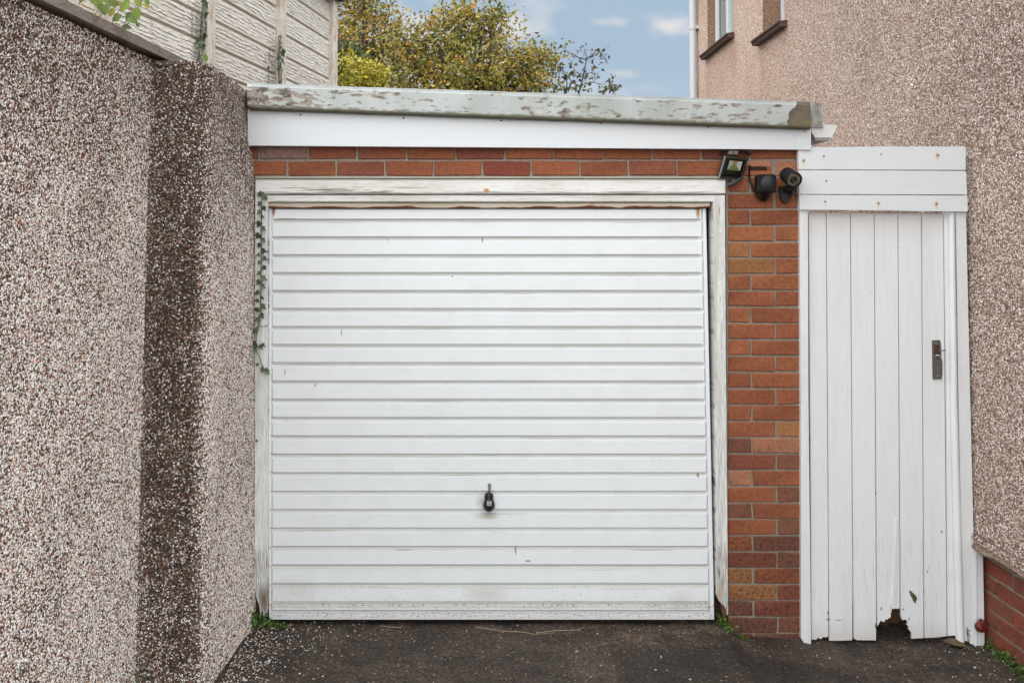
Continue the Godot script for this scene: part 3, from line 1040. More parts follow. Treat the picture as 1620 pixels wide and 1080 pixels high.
# ---------- the neighbour's outbuilding of concrete panels ----------
func concrete_building() -> void:
	rng.seed = 91
	var th := thing("concrete_outbuilding", Vector3(-2.87, 0, -5.61), "pale outbuilding of rock faced concrete panels between concrete posts", "outbuilding")
	var ax := Vector3(0.2008, 0, -0.9796)
	var nn := Vector3(0.9796, 0, 0.2008)
	th.basis = Basis(ax, Vector3.UP, nn)
	# split rock face: short ragged ledges
	var rf := PackedByteArray()
	var w := 512
	rf.resize(w * w)
	var na := noise_bytes(w, w, 92, 0.035, 4, -2)
	var nb := noise_bytes(w, w, 93, 0.12, 3, -4)
	for y in w:
		for x in w:
			var i := y * w + x
			var saw := fposmod((y + na[i] * 0.2) / 22.0, 1.0)
			rf[i] = clampi(int(40 + 120 * saw * (0.5 + nb[i] / 255.0 * 0.8) + nb[i] * 0.3), 0, 255)
	var ht := tex(Image.create_from_data(w, w, false, Image.FORMAT_L8, rf))
	var grime_tex := mottle(512, 94, 0.03, 0.35, 0.10, 0.03, Color(0.6, 0.5, 0.4), -3, Color(0.75, 0.66, 0.56))
	var panel_m := []
	for k in 3:
		panel_m.append(std([Color(0.93, 0.875, 0.79), Color(0.88, 0.82, 0.735), Color(0.97, 0.92, 0.83)][k], 0.95, grime_tex, 1.5, ht, 2.0))
	var post_m := std(Color(0.78, 0.715, 0.63), 0.95, mottle(256, 95, 0.03, 0.6, 0.12, 0.03, Color(0.4, 0.33, 0.26), 3, Color(0.62, 0.50, 0.38)), 1.6, M.grain, 0.3)
	var base := MB.new()
	base.xf = th.transform
	base.box(Vector3(-3.9, -0.3, -3.2), Vector3(3.78, 5.44, -0.098))
	part("wall", base, std(Color(0.50, 0.42, 0.33), 0.95, grime_tex, 1.5), th)
	var posts := [-3.83, -1.9, 0.0, 1.91, 3.84]
	for s in posts:
		var pb := MB.new()
		pb.xf = th.transform
		pb.cbox(Vector3(s - 0.085, -0.2, -0.19), Vector3(s + 0.085, 5.46, 0.0), 0.012)
		part("post", pb, post_m, th)
	for b in 4:
		for k in 13:
			var y0 := 1.89 + k * 0.292
			var a: float = posts[b] + 0.086
			var e: float = posts[b + 1] - 0.086
			var cuts := [a, e]
			if b == 1 and k % 2 == 1:
				cuts = [a, e - 0.22, e]
			elif b == 1:
				cuts = [a, a + 0.75, e]
			for c in cuts.size() - 1:
				var pb := MB.new()
				pb.xf = th.transform
				var z0 := -0.14
				var z1 := -0.075 + rng.randf_range(-0.004, 0.004)
				var l: float = cuts[c] + (0.008 if c > 0 else 0.0)
				var r: float = cuts[c + 1]
				# split face: ragged ledges, each overhanging the one below; the edges of the panel are cut back
				var rows := 6
				var colsn := maxi(2, int((r - l) / 0.085))
				var yb := y0 + 0.022
				var yt := y0 + 0.272
				var prev := []
				for q in rows + 1:
					var up := []
					var dn := []
					for c2 in colsn + 1:
						var xx := lerpf(l, r, float(c2) / colsn)
						var yy := lerpf(yb, yt, float(q) / rows)
						if q > 0 and q < rows:
							yy += rng.randf_range(-0.013, 0.013)
						dn.append(Vector3(xx, yy, z1 - 0.0035 + rng.randf_range(-0.003, 0.003)))
						up.append(Vector3(xx, yy, z1 + 0.0025 + rng.randf_range(-0.004, 0.004)))
					if q > 0:
						for c2 in colsn:
							pb.quad(prev[c2], prev[c2 + 1], dn[c2 + 1], dn[c2], Vector3(0, 0.2, 1))
					if q < rows:
						for c2 in colsn:
							pb.quad(dn[c2], dn[c2 + 1], up[c2 + 1], up[c2], Vector3(0, -1, 0.2))
					prev = up
				pb.box(Vector3(l, y0 + 0.004, z0), Vector3(r, y0 + 0.288, z0 + 0.044))
				pb.quad(Vector3(l, y0 + 0.288, z0 + 0.044), Vector3(r, y0 + 0.288, z0 + 0.044), Vector3(r, yt, z1 - 0.004), Vector3(l, yt, z1 - 0.004), Vector3(0, 1, 0.5))
				pb.quad(Vector3(l, y0 + 0.004, z0 + 0.044), Vector3(r, y0 + 0.004, z0 + 0.044), Vector3(r, yb, z1 + 0.006), Vector3(l, yb, z1 + 0.006), Vector3(0, -1, 0.5))
				part("panel", pb, panel_m[rng.randi() % 3], th)
	var rb := MB.new()
	rb.xf = th.transform
	rb.box(Vector3(-4.2, 5.45, -3.4), Vector3(3.96, 5.56, 0.10))
	part("roof", rb, std(Color(0.07, 0.065, 0.065), 0.8), th)

# ---------- the garage ----------
func face_poly(list: Array, z: float) -> PackedVector2Array:
	var out := PackedVector2Array()
	for p in list:
		out.append(p2(p[0], p[1], z))
	return out

func slab(list: Array, z0: float, z1: float) -> MB:
	var mb := MB.new()
	mb.prism(face_poly(list, z1), z0, z1)
	return mb

func garage() -> void:
	rng.seed = 101
	var th := thing("brick_garage", Vector3(0.2, 0, -2.4), "flat roofed red brick garage with a white ribbed up-and-over door", "garage")
	var xl := pt(392, 240).x
	var xr := pt(1266.5, 600).x
	var ytop := pt(800, 225).y
	# mortar body behind the bricks
	var lintel := MB.new()
	lintel.box(Vector3(xl - 0.1, pt(800, 281).y, -0.22), Vector3(xr - 0.004, ytop + 0.1, -0.007))
	lintel.box(Vector3(pt(1151, 600).x, -0.3, -0.22), Vector3(xr - 0.004, pt(800, 281).y, -0.007))
	var front := part("front_wall", lintel, M.mortar, th)
	var rest := MB.new()
	rest.box(Vector3(xr - 0.22, -0.3, -4.9), Vector3(xr - 0.008, ytop, -0.22))
	rest.box(Vector3(xl - 0.32, -0.3, -4.9), Vector3(xl - 0.1, ytop, -0.22))
	rest.box(Vector3(xl - 0.1, -0.3, -4.9), Vector3(xr - 0.22, ytop, -4.68))
	part("side_wall", rest, M.brick_deep, th)
	var fl := MB.new()
	fl.box(Vector3(xl - 0.1, -0.2, -4.68), Vector3(xr - 0.22, 0.004, -0.16))
	part("garage_floor", fl, M.concrete, th)
	# bricks
	var full := brick_shapes(0.2155, 0.0655, 0.06, 14)
	var half := brick_shapes(0.1025, 0.0655, 0.06, 10)
	var set := func(x0: float, x1: float, yc: float, tone: String) -> void:
		var wdt := x1 - x0
		var shape = full[rng.randi() % 14]
		var sx := wdt / 0.2155
		if wdt < 0.16:
			shape = half[rng.randi() % 10]
			sx = wdt / 0.1025
		var o := part("brick", shape, M[tone], front)
		o.transform = Transform3D(Basis.from_scale(Vector3(sx, 1, 1)), Vector3((x0 + x1) / 2.0, yc, rng.randf_range(-0.0015, 0.0015)))
	var yk := func(k: int) -> float:
		return (pt(900, 229.2 + 25.82 * k).y + pt(900, 229.2 + 25.82 * k + 22.2).y) / 2.0
	var gap := 0.0044
	# the two courses over the door
	var topt := ["pale", "deep", "deep", "red", "deep", "red", "red", "red", "red", "deep", "red"]
	var x := 409.0
	set.call(xl + 0.01, pt(409, 240).x - gap, yk.call(0), "brick_deep")
	for i in 11:
		var e := x + 77.85
		set.call(pt(x, 240).x + gap, pt(e, 240).x - gap if i < 10 else xr, yk.call(0), "brick_" + topt[i])
		x = e
	var mid := ["red", "deep", "red", "red", "smooth", "red", "red", "deep", "red"]
	set.call(xl + 0.012, pt(454, 266).x - gap, yk.call(1), "brick_red")
	x = 454.0
	for i in 9:
		var e := x + 77.2
		set.call(pt(x, 266).x + gap, pt(e, 266).x - gap, yk.call(1), "brick_" + mid[i])
		x = e
	# a spalled brick: its face is gone along a slot
	var bx0 := pt(1149, 266).x + gap
	var bx1 := pt(1223, 266).x - gap
	for q in [[0.0, 1.0, 254.5, 263.5, "salmon"], [0.0, 0.52, 263.5, 270.0, "deep"], [0.9, 1.0, 263.5, 270.0, "red"], [0.0, 1.0, 270.0, 278.0, "red"]]:
		var cb := MB.new()
		var a := lerpf(bx0, bx1, q[0])
		var b := lerpf(bx0, bx1, q[1])
		if q[0] == 0.0 and q[2] == 263.5:
			cb.box(Vector3(bx0, pt(1180, 271).y, -0.05), Vector3(bx1, pt(1180, 263).y, -0.0058))
			part("brick", cb, M.rot, front)  # dark box set in the slot for the darkness of its recess
			cb = MB.new()
		var dz: float = -0.004 if q[2] == 263.5 and q[0] == 0.0 else 0.0
		cb.cbox(Vector3(a, pt(1180, q[3]).y, -0.05), Vector3(b, pt(1180, q[2]).y, dz - 0.001 * rng.randf()), 0.003)
		part("brick", cb, M["brick_" + q[4]], front)
	set.call(pt(1230, 266).x, xr, yk.call(1), "brick_salmon")
	# the pillar, two bricks to a course; tones read off the photograph
	var tones := [["red", "red"], ["red", "red"], ["red", "red"], ["orange", "orange"], ["ochre", "orange"], ["ochre", "red"], ["orange", "orange"], ["red", "red"], ["orange", "red"], ["red", "red"], ["orange", "red"], ["red", "orange"], ["red", "red"], ["red", "red"], ["red", "red"], ["red", "ochre"], ["brown", "salmon"], ["deep", "brown"], ["salmon", "red"], ["red", "brown"], ["brown", "red"], ["red", "brown"], ["red", "brown"], ["deep", "brown"], ["ochre", "red"], ["ochre", "deep"], ["brown", "deep"], ["brown", "brown"]]
	for k in range(2, 31):
		var py := 240.0 + 25.84 * k
		var xa := pt(1153.5, py).x - 0.006
		var t: Array = tones[mini(k - 2, 27)]
		var pre := "grimy_" if k > 23 else "brick_"
		var j := pt(1188.5 if k % 2 == 0 else 1227.0, 500).x
		set.call(xa + 0.004, j - gap, yk.call(k), pre + t[0])
		set.call(j + gap, xr, yk.call(k), pre + t[1])
	garage_roof(th, xl, xr)
	door_frame(th)
	up_and_over(th)

func garage_roof(th: Node3D, xl: float, xr: float) -> void:
	# white boards below, old painted edge board above, both following the fall of the roof
	var zf := 0.045
	var wb := slab([[391.5, 168], [1264.5, 200], [1264.5, 236.4], [391.5, 230]], 0.004, zf)
	var fascia := part("fascia_board", wb, M.plastic, th)
	var cap := slab([[1264.5, 200], [1283.5, 201], [1283.5, 236.8], [1264.5, 236.6]], 0.002, zf + 0.004)
	part("fascia_end_cap", cap, M.plastic, th)
	for s in [[475, 181.5], [638, 186.5], [793, 190.5], [950, 194.5], [1121, 201.0], [1273, 208.5]]:
		var sc := MB.new()
		var q := pt(s[0], s[1], zf + 0.003)
		sc.xf = Transform3D(Basis(Vector3.RIGHT, Vector3(0, 0, 1), Vector3.DOWN), q)
		sc.lathe([Vector2(0, 0.003), Vector2(0.003, 0.0022), Vector2(0.0042, 0.0)], 10)
		part("screw", sc, M.screw, fascia)
	# edge board
	var zb := 0.085
	var a := pt(390.0, 130.0, zb)
	var b := pt(1282.5, 159.5, zb)
	var la := pt(391.5, 172.0, zb)
	var lb := pt(1283.5, 203.5, zb)
	var w := 1400
	var h := 72
	var rect := Rect2(a.x, a.y + 0.002, lb.x - a.x, a.y + 0.002 - lb.y)
	M.edge = edge_board_paint(w, h, rect)
	var eb := MB.new()
	eb.rect = rect
	var steps := 60
	var nz := fbm(111, 3.0, 3)
	var rows := []
	for i in steps + 1:
		var t := float(i) / steps
		var u := a.lerp(b, t)
		var l := la.lerp(lb, t)
		var wv := nz.get_noise_1d(t * 12.0) * 0.0022
		u.y += wv
		l.y += nz.get_noise_1d(t * 9.0 + 50.0) * 0.0018
		var r := [Vector3(u.x, u.y + 0.004, zb - 0.10), Vector3(u.x, u.y, zb - 0.022), Vector3(u.x, u.y - 0.003, zb - 0.012), Vector3(u.x, u.y - 0.010, zb - 0.006), Vector3(u.x, u.y - 0.020, zb), Vector3(l.x, l.y + 0.008, zb), Vector3(l.x, l.y + 0.002, zb - 0.004), Vector3(l.x, l.y, zb - 0.010), Vector3(l.x, l.y, 0.0)]
		rows.append(r)
	for i in steps:
		for j in 8:
			eb.quad(rows[i][j], rows[i + 1][j], rows[i + 1][j + 1], rows[i][j + 1], Vector3(0, 1.2 - j * 0.3, 0.9 if j > 0 and j < 7 else 0.0))
	for e in [0, steps]:
		var c: Vector3 = (rows[e][0] + rows[e][8]) / 2.0
		for j in 8:
			eb.tri(rows[e][j], rows[e][j + 1], c, Vector3(-1 if e == 0 else 1, 0, 0))
	part("edge_board", eb, M.edge, th)
	# roof deck with its felt
	var rd := MB.new()
	var yl := a.y - 0.03
	var yr := b.y - 0.03
	rd.hexa([Vector3(xl - 0.3, yl - 0.13, -4.95), Vector3(b.x, yr - 0.10, -4.95), Vector3(b.x, yr, -4.95), Vector3(xl - 0.3, yl + 0.02, -4.95), Vector3(xl - 0.3, yl - 0.13, 0.0), Vector3(b.x, yr - 0.10, 0.0), Vector3(b.x, yr, 0.0), Vector3(xl - 0.3, yl + 0.02, 0.0)])
	part("roof", rd, std(Color(0.09, 0.09, 0.09), 0.95, M.concrete.albedo_texture, 1.0), th)
	# end of the board on the low side
	var end := slab([[1279, 161.0], [1301.5, 164.0], [1303.0, 201.5], [1279, 201.5]], -0.06, 0.03)
	part("end_board", end, std(Color(0.50, 0.49, 0.46), 0.8, mottle(256, 112, 0.03, 0.7, 0.06, 0.03, Color(0.3, 0.28, 0.25), 2, Color(0.6, 0.55, 0.48)), 2.5, M.fine, 0.3), th)
	# gutter along the low side, seen at its stop end
	var gp := [[1284, 196], [1325, 197.6], [1322.5, 206], [1316.5, 217.5], [1290, 217.5], [1284.5, 209]]
	var gt := slab(gp, 0.0, 0.02)
	part("gutter_stop_end", gt, M.gutter, th)
	var gl := [[1283, 196], [1322, 198], [1320, 206], [1314, 221.5], [1291, 221.5], [1283, 211]]
	var gb := slab(gl, -4.9, -0.002)
	part("gutter", gb, M.gutter, th)

func edge_board_paint(w: int, h: int, rect: Rect2) -> StandardMaterial3D:
	rng.seed = 113
	var n1 := noise_bytes(w, 140, 114, 0.018, 5, -3)
	var n2 := noise_bytes(w, 140, 115, 0.07, 4, -3)
	var n4 := noise_bytes(w, 140, 117, 0.14, 4, -5)
	var n3 := noise_bytes(w, 140, 116, 0.006, 4, 1)
	var out := PackedByteArray()
	out.resize(w * h * 3)
	var hgt := PackedByteArray()
	hgt.resize(w * h)
	# patches where the paint has gone: pixel x and y, half sizes, strength
	var bare := [[405, 150, 30, 22, 1.1], [440, 152, 55, 20, 0.85], [490, 160, 34, 16, 0.75], [560, 146, 40, 6, 0.45], [600, 146, 40, 6, 0.4], [893, 178, 14, 9, 0.85], [860, 155, 12, 6, 0.4], [960, 176, 20, 4, 0.65], [1164, 163, 22, 8, 0.8], [1228, 170, 16, 9, 0.8], [1090, 172, 30, 4, 0.3], [700, 160, 30, 5, 0.2], [1120, 166, 36, 6, 0.4], [1190, 178, 12, 8, 0.3]]
	for y in h:
		for x in w:
			var u := float(x) / w
			var px := 390.0 + u * 893.5
			var py := 130.0 + float(y) / h * 73.5
			var top := lerpf(130.0, 159.5, u)
			var low := lerpf(172.0, 203.5, u)
			var i := y * w + x
			var a := n1[i] / 255.0 - 0.5
			var b := n2[i] / 255.0 - 0.5
			var g := n3[i] / 255.0 - 0.5
			var k := 0.0
			for p in bare:
				var d := Vector2((px - p[0]) / p[2], (py - p[1]) / p[3]).length()
				k = maxf(k, p[4] * ss(1.5, 0.2, d))
			var f4 := n4[i] / 255.0 - 0.5
			k = k * (1.0 if px < 530.0 else 0.78) + a * 0.7 + b * 1.15 + f4 * 2.1 + (rng.randf() - 0.5) * 0.12
			# the paint stays whole along the rounded top
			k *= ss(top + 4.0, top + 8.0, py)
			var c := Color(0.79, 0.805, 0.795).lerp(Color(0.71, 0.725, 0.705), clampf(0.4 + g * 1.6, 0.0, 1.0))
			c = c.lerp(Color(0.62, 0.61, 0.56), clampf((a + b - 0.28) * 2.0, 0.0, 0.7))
			c = c.darkened(0.17 * ss(top + 7.0, top + 3.0, py))  # top band painted darker to hold down the bright light from above
			var hh := 200.0
			if k > 0.64:
				c = Color(0.50, 0.445, 0.40).lerp(Color(0.66, 0.61, 0.56), clampf(0.5 + f4 * 3.4, 0.0, 1.0)).lerp(Color(0.34, 0.30, 0.27), clampf(b * 2.6 - f4, 0.0, 1.0))
				hh = 90.0 + b * 120.0
			elif k > 0.40:
				c = c.lerp(Color(0.55, 0.52, 0.48), 0.5 * ss(0.40, 0.64, k))
			# bare brown corner with moss at the low end
			var edge := 1247.0 + (203.0 - py) * 0.05 + 14.0 * ss(185.0, 160.0, py) + b * 8.0
			if px > edge:
				c = Color(0.36, 0.32, 0.28).lerp(Color(0.47, 0.42, 0.36), clampf(0.5 + b * 2.0 + a, 0.0, 1.0))
				c = c.lerp(Color(0.52, 0.48, 0.30), clampf(ss(184.0, 199.0, py) * (0.5 + a * 1.6), 0.0, 0.8))
				hh = 110.0 + b * 100.0
			# underside shadow painted along the drip edge, together with grime and moss
			var dm := ss(low - 8.5 + b * 10.0, low - 3.0, py)
			c = c.lerp(Color(0.36, 0.345, 0.27), dm * 0.85)
			if py < top + 1.2 and rng.randf() < 0.3 * ss(0.2, 1.0, u):
				c = Color(0.3, 0.27, 0.24)
			var kk := 0.98 + (rng.randf() - 0.5) * 0.06
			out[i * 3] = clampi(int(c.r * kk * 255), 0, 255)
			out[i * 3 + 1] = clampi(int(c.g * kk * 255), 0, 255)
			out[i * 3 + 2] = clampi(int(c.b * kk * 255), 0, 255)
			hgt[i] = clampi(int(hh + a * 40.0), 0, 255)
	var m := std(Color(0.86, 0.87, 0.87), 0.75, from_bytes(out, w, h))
	m.texture_repeat = false
	m.heightmap_enabled = true
	m.heightmap_texture = tex(Image.create_from_data(w, h, false, Image.FORMAT_L8, hgt))
	m.heightmap_scale = 0.35
	return m

func door_frame(th: Node3D) -> void:
	rng.seed = 121
	# head: stained, cracked old paint
	var z1 := 0.03
	var a := pt(403, 281, z1)
	var b := pt(1149, 322, z1)
	var w := 1200
	var h := 66
	var im := plain_paint(w, h, 122, -6, Color(0.93, 0.925, 0.91), 0.45, Color(0.76, 0.735, 0.69))
	# darker line fading down from the top
	for y in 10:
		for x in w:
			var j := (y * w + x) * 3
			var t := 0.5 * (1.0 - y / 10.0) * rng.randf_range(0.6, 1.0)
			im[j] = int(lerpf(im[j], 120, t))
			im[j + 1] = int(lerpf(im[j + 1], 112, t))
			im[j + 2] = int(lerpf(im[j + 2], 95, t))
	strokes(im, w, h, 26, Rect2i(30, 24, 330, 17), Vector2i(20, 90), false, Color(0.25, 0.22, 0.19), 0.9)
	strokes(im, w, h, 70, Rect2i(0, 34, w - 100, 8), Vector2i(30, 140), false, Color(0.33, 0.29, 0.25), 0.55)
	strokes(im, w, h, 260, Rect2i(0, 4, w - 60, h - 8), Vector2i(4, 40), false, Color(0.5, 0.47, 0.42), 0.4)
	strokes(im, w, h, 60, Rect2i(0, 50, w - 100, 14), Vector2i(10, 60), false, Color(0.55, 0.5, 0.45), 0.4)
	blot(im, w, h, (769.0 - 403.0) / 746.0 * w, 31, 9, 6, Color(0.80, 0.42, 0.08), 1.2)
	blot(im, w, h, (771.0 - 403.0) / 746.0 * w, 34, 5, 8, Color(0.70, 0.40, 0.16), 0.7)
	var m := std(Color(0.93, 0.93, 0.92), 0.6, from_bytes(im, w, h))
	m.texture_repeat = false
	var fr := Rect2(a.x, a.y, b.x - a.x, a.y - b.y)
	var head := MB.new()
	head.rect = fr
	head.cbox(Vector3(a.x, pt(700, 306.5, z1).y, -0.08), Vector3(b.x, pt(700, 283, z1).y, z1), 0.005)
	var fn := part("door_frame", head, m, th)
	var fillet := MB.new()
	fillet.cbox(Vector3(a.x + 0.002, pt(700, 282.6, z1).y, -0.01), Vector3(b.x - 0.003, pt(700, 279.6, z1).y, z1 + 0.006), 0.003)
	part("fillet", fillet, std(Color(0.55, 0.53, 0.47), 0.8, M.mortar.albedo_texture, 4.0), fn)
	var trim := MB.new()
	trim.rect = fr
	trim.cbox(Vector3(pt(421, 315).x, pt(700, 319.2, 0.018).y, -0.08), Vector3(pt(1129, 315).x, pt(700, 308.2, 0.018).y, 0.018), 0.004)
	part("head_trim", trim, m, fn)
	# split lip of paint lifting off the head
	var lip := MB.new()
	lip.tri(pt(536, 302.5, z1 + 0.001), pt(545, 297.5, z1 + 0.006), pt(561, 303.2, z1 + 0.001), Vector3(0, 0.3, 1))
	part("paint_flake", lip, m, fn)
	# steel channel, rusting along its lower edge
	var rw := 1024
	var rh := 24
	var ri := plain_paint(rw, rh, 124, -4, Color(0.84, 0.805, 0.73), 0.6, Color(0.72, 0.66, 0.56))
	var rn := noise_bytes(rw, rh * 2, 125, 0.02, 4, -2)
	for y in rh:
		for x in rw:
			var u := float(x) / rw
			var k := rn[y * rw + x] / 255.0 - 0.5 + ss(0.42, 0.98, float(y) / rh) * 0.75 - 0.55 + 0.22 * ss(0.1, 0.2, u) * ss(0.40, 0.28, u) + 0.25 * ss(0.5, 0.9, u)
			if k > 0.0:
				var j := (y * rw + x) * 3
				var t := clampf(k * 5.0, 0.0, 1.0)
				var c := Color(0.66, 0.37, 0.12).lerp(Color(0.40, 0.2, 0.09), clampf(k * 2.5, 0.0, 1.0))
				ri[j] = int(lerpf(ri[j], c.r8, t))
				ri[j + 1] = int(lerpf(ri[j + 1], c.g8, t))
				ri[j + 2] = int(lerpf(ri[j + 2], c.b8, t))
	var ca := pt(419, 319.5, 0.0)
	var cb := pt(1128, 328.8, 0.0)
	var ch := MB.new()
	ch.rect = Rect2(ca.x, ca.y, cb.x - ca.x, ca.y - cb.y)
	ch.cbox(Vector3(ca.x, cb.y, -0.06), Vector3(cb.x - 0.012, ca.y - 0.002, 0.0), 0.004)
	var rm := std(Color(0.95, 0.95, 0.95), 0.65, from_bytes(ri, rw, rh))
	rm.texture_repeat = false
	part("steel_channel", ch, rm, fn)
	# jambs: bare weathered grain through the paint
	var jw := 96
	var jh := 1400
	for side in 2:
		var ji := plain_paint(jw, jh, 126 + side * 7, 10, Color(0.93, 0.93, 0.92), 0.5, Color(0.76, 0.745, 0.71))
		strokes(ji, jw, jh, 1500 if side == 1 else 800, Rect2i(0, 0, jw, jh - 40), Vector2i(10, 60), true, Color(0.42, 0.40, 0.37), 0.55)
		strokes(ji, jw, jh, 120, Rect2i(0, 60, jw, jh - 140), Vector2i(20, 120), true, Color(0.30, 0.28, 0.26), 0.7)
		strokes(ji, jw, jh, 300, Rect2i(0, 1150, jw, 240), Vector2i(10, 90), true, Color(0.28, 0.23, 0.18), 0.8)
		var jm := std(Color(0.92, 0.92, 0.91), 0.7, null)
		var poly := []
		if side == 0:
			poly = [[403.5, 306], [422.5, 306], [424, 640], [424.2, 958], [422, 974], [419.5, 969], [417, 982], [414.5, 963], [412, 975], [409, 955], [406, 948], [402.5, 930]]
			blot(ji, jw, jh, 70, 1330, 40, 60, Color(0.35, 0.26, 0.18), 0.9)
		else:
			poly = [[1129, 308.5], [1147, 308.5], [1149.5, 640], [1152.3, 972], [1150.6, 973], [1149.2, 950], [1148.6, 964.5], [1146, 958], [1143, 956], [1138, 950.5], [1134.8, 945.5], [1133.2, 938], [1131, 640]]
			blot(ji, jw, jh, 48, 28 + 24, 6, 20, Color(0.72, 0.40, 0.10), 1.2)
			blot(ji, jw, jh, 30, 1330, 20, 26, Color(0.80, 0.60, 0.36), 0.9)
			strokes(ji, jw, jh, 20, Rect2i(18, 1235, 14, 20), Vector2i(15, 40), true, Color(0.2, 0.14, 0.1), 1.0)
		jm.albedo_texture = from_bytes(ji, jw, jh)
		jm.texture_repeat = false
		var z := 0.022
		var pp := face_poly(poly, z)
		var lo := Vector2(9, 9)
		var hi := Vector2(-9, -9)
		for p in pp:
			lo = lo.min(p)
			hi = hi.max(p)
		var mb := MB.new()
		mb.rect = Rect2(lo.x, hi.y, hi.x - lo.x, hi.y - lo.y)
		mb.prism(pp, -0.072, z)
		part("jamb", mb, jm, fn)
		var rot := MB.new()
		if side == 0:
			rot.box(Vector3(pt(405, 960).x, -0.03, -0.07), Vector3(pt(422, 960).x, pt(405, 930).y, 0.008))
		else:
			rot.box(Vector3(pt(1134, 960).x, -0.07, -0.068), Vector3(pt(1150, 960).x, pt(1140, 930).y, -0.035))
			var sp := slab([[1140, 942], [1149, 942], [1149, 984], [1146, 986], [1144, 974], [1141.5, 965]], -0.03, -0.006)
			part("rotten_wood", sp, std(Color(0.20, 0.105, 0.04), 0.95, M.rot.albedo_texture, 5.0), fn)
		part("rotten_wood", rot, M.rot, fn)

# the door leans: its foot stands further out than its top
func dz(py: float) -> float:
	return lerpf(-0.030, 0.026, (py - 328.0) / 652.0)

func dp(px: float, py: float, out: float) -> Vector3:
	return pt(px, py, dz(py) + out)

func up_and_over(th: Node3D) -> void:
	rng.seed = 131
	var w := 1024
	var h := 1024
	var im := plain_paint(w, h, 132, 1, Color(0.945, 0.95, 0.95), 0.10, Color(0.78, 0.77, 0.74))
	var X := func(px: float) -> float: return (px - 420.0) / 716.0 * w
	var Y := func(py: float) -> float: return (py - 322.0) / 664.0 * h
	# specks, more of them towards the foot
	for k in 5200:
		var t := pow(rng.randf(), 0.35)
		var x := rng.randi_range(0, w - 2)
		var y := int(t * (h - 2))
		if rng.randf() < 0.75 and t < 0.93:
			continue
		var j := (y * w + x) * 3
		var s := rng.randf_range(0.15, 0.6)
		for c in 3:
			im[j + c] = int(lerpf(im[j + c], [95, 85, 75][c], s))
	# below each rib: painted shadow line with dirt, beige groove tint, dashes of dirt
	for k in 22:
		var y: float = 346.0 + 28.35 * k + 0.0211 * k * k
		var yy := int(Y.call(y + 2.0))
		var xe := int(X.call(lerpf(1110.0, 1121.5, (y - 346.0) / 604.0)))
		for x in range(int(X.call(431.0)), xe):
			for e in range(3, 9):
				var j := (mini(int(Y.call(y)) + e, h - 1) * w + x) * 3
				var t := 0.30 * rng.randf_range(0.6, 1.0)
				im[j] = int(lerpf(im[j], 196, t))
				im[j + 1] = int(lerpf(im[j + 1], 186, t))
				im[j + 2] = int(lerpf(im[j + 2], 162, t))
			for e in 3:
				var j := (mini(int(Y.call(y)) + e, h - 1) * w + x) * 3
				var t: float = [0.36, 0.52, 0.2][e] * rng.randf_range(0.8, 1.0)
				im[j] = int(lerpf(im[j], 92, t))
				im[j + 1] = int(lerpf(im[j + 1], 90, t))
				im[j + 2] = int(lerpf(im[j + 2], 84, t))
		strokes(im, w, h, 7, Rect2i(0, yy, w - 60, 8), Vector2i(20, 160), false, Color(0.56, 0.52, 0.44), 0.2)
		strokes(im, w, h, rng.randi() % 5, Rect2i(0, yy + 5, w - 60, 3), Vector2i(30, 200), false, Color(0.36, 0.33, 0.28), 0.5)
	# yellowed groove floors near the foot
	for y in range(int(Y.call(940.0)), h):
		for x in w:
			var j := (y * w + x) * 3
			var t := 0.22 * ss(940.0, 972.0, 322.0 + 664.0 * y / h) * rng.randf_range(0.4, 1.0)
			im[j] = int(lerpf(im[j], 150, t))
			im[j + 1] = int(lerpf(im[j + 1], 138, t))
			im[j + 2] = int(lerpf(im[j + 2], 120, t))
	strokes(im, w, h, 320, Rect2i(0, int(Y.call(951.0)), w - 4, 9), Vector2i(1, 5), false, Color(0.33, 0.29, 0.26), 0.8)
	strokes(im, w, h, 480, Rect2i(0, int(Y.call(965.5)), w - 4, 10), Vector2i(1, 5), false, Color(0.33, 0.29, 0.26), 0.85)
	strokes(im, w, h, 700, Rect2i(0, int(Y.call(925.0)), w - 4, 60), Vector2i(1, 3), false, Color(0.4, 0.36, 0.32), 0.6)
	# scuffs, splashes and little marks
	for q in [[765, 380, 3, 9], [500, 611, 3, 5], [541, 527, 2, 12], [717, 438, 3, 3], [613, 380, 3, 3], [1105, 752, 5, 7], [817, 868, 3, 14], [836, 884, 10, 3], [452, 590, 2, 10]]:
		blot(im, w, h, X.call(q[0]), Y.call(q[1]), q[2] * 0.8, q[3] * 0.9, Color(0.35, 0.30, 0.26), 1.0)
	blot(im, w, h, X.call(770.0), Y.call(935.0), 60, 26, Color(0.72, 0.70, 0.65), 0.45)
	blot(im, w, h, X.call(1075.0), Y.call(945.0), 40, 30, Color(0.75, 0.73, 0.68), 0.4)
	blot(im, w, h, X.call(772.0), Y.call(815.0), 34, 9, Color(0.55, 0.55, 0.36), 0.6)
	blot(im, w, h, X.call(763.0), Y.call(793.0), 16, 22, Color(0.6, 0.57, 0.5), 0.45)
	blot(im, w, h, X.call(470.0), Y.call(930.0), 60, 40, Color(0.75, 0.74, 0.70), 0.35)
	# rust at the two upper corners of the sheet
	blot(im, w, h, X.call(431.0), Y.call(332.0), 5, 18, Color(0.5, 0.25, 0.08), 1.4)
	blot(im, w, h, X.call(1110.0), Y.call(334.0), 6, 24, Color(0.6, 0.36, 0.12), 1.2)
	blot(im, w, h, X.call(450.0), Y.call(346.0), 30, 3, Color(0.55, 0.53, 0.35), 0.8)
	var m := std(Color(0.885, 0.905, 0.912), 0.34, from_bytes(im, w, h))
	m.texture_repeat = false
	var ta := pt(420, 322, 0)
	var tb := pt(1136, 986, 0)
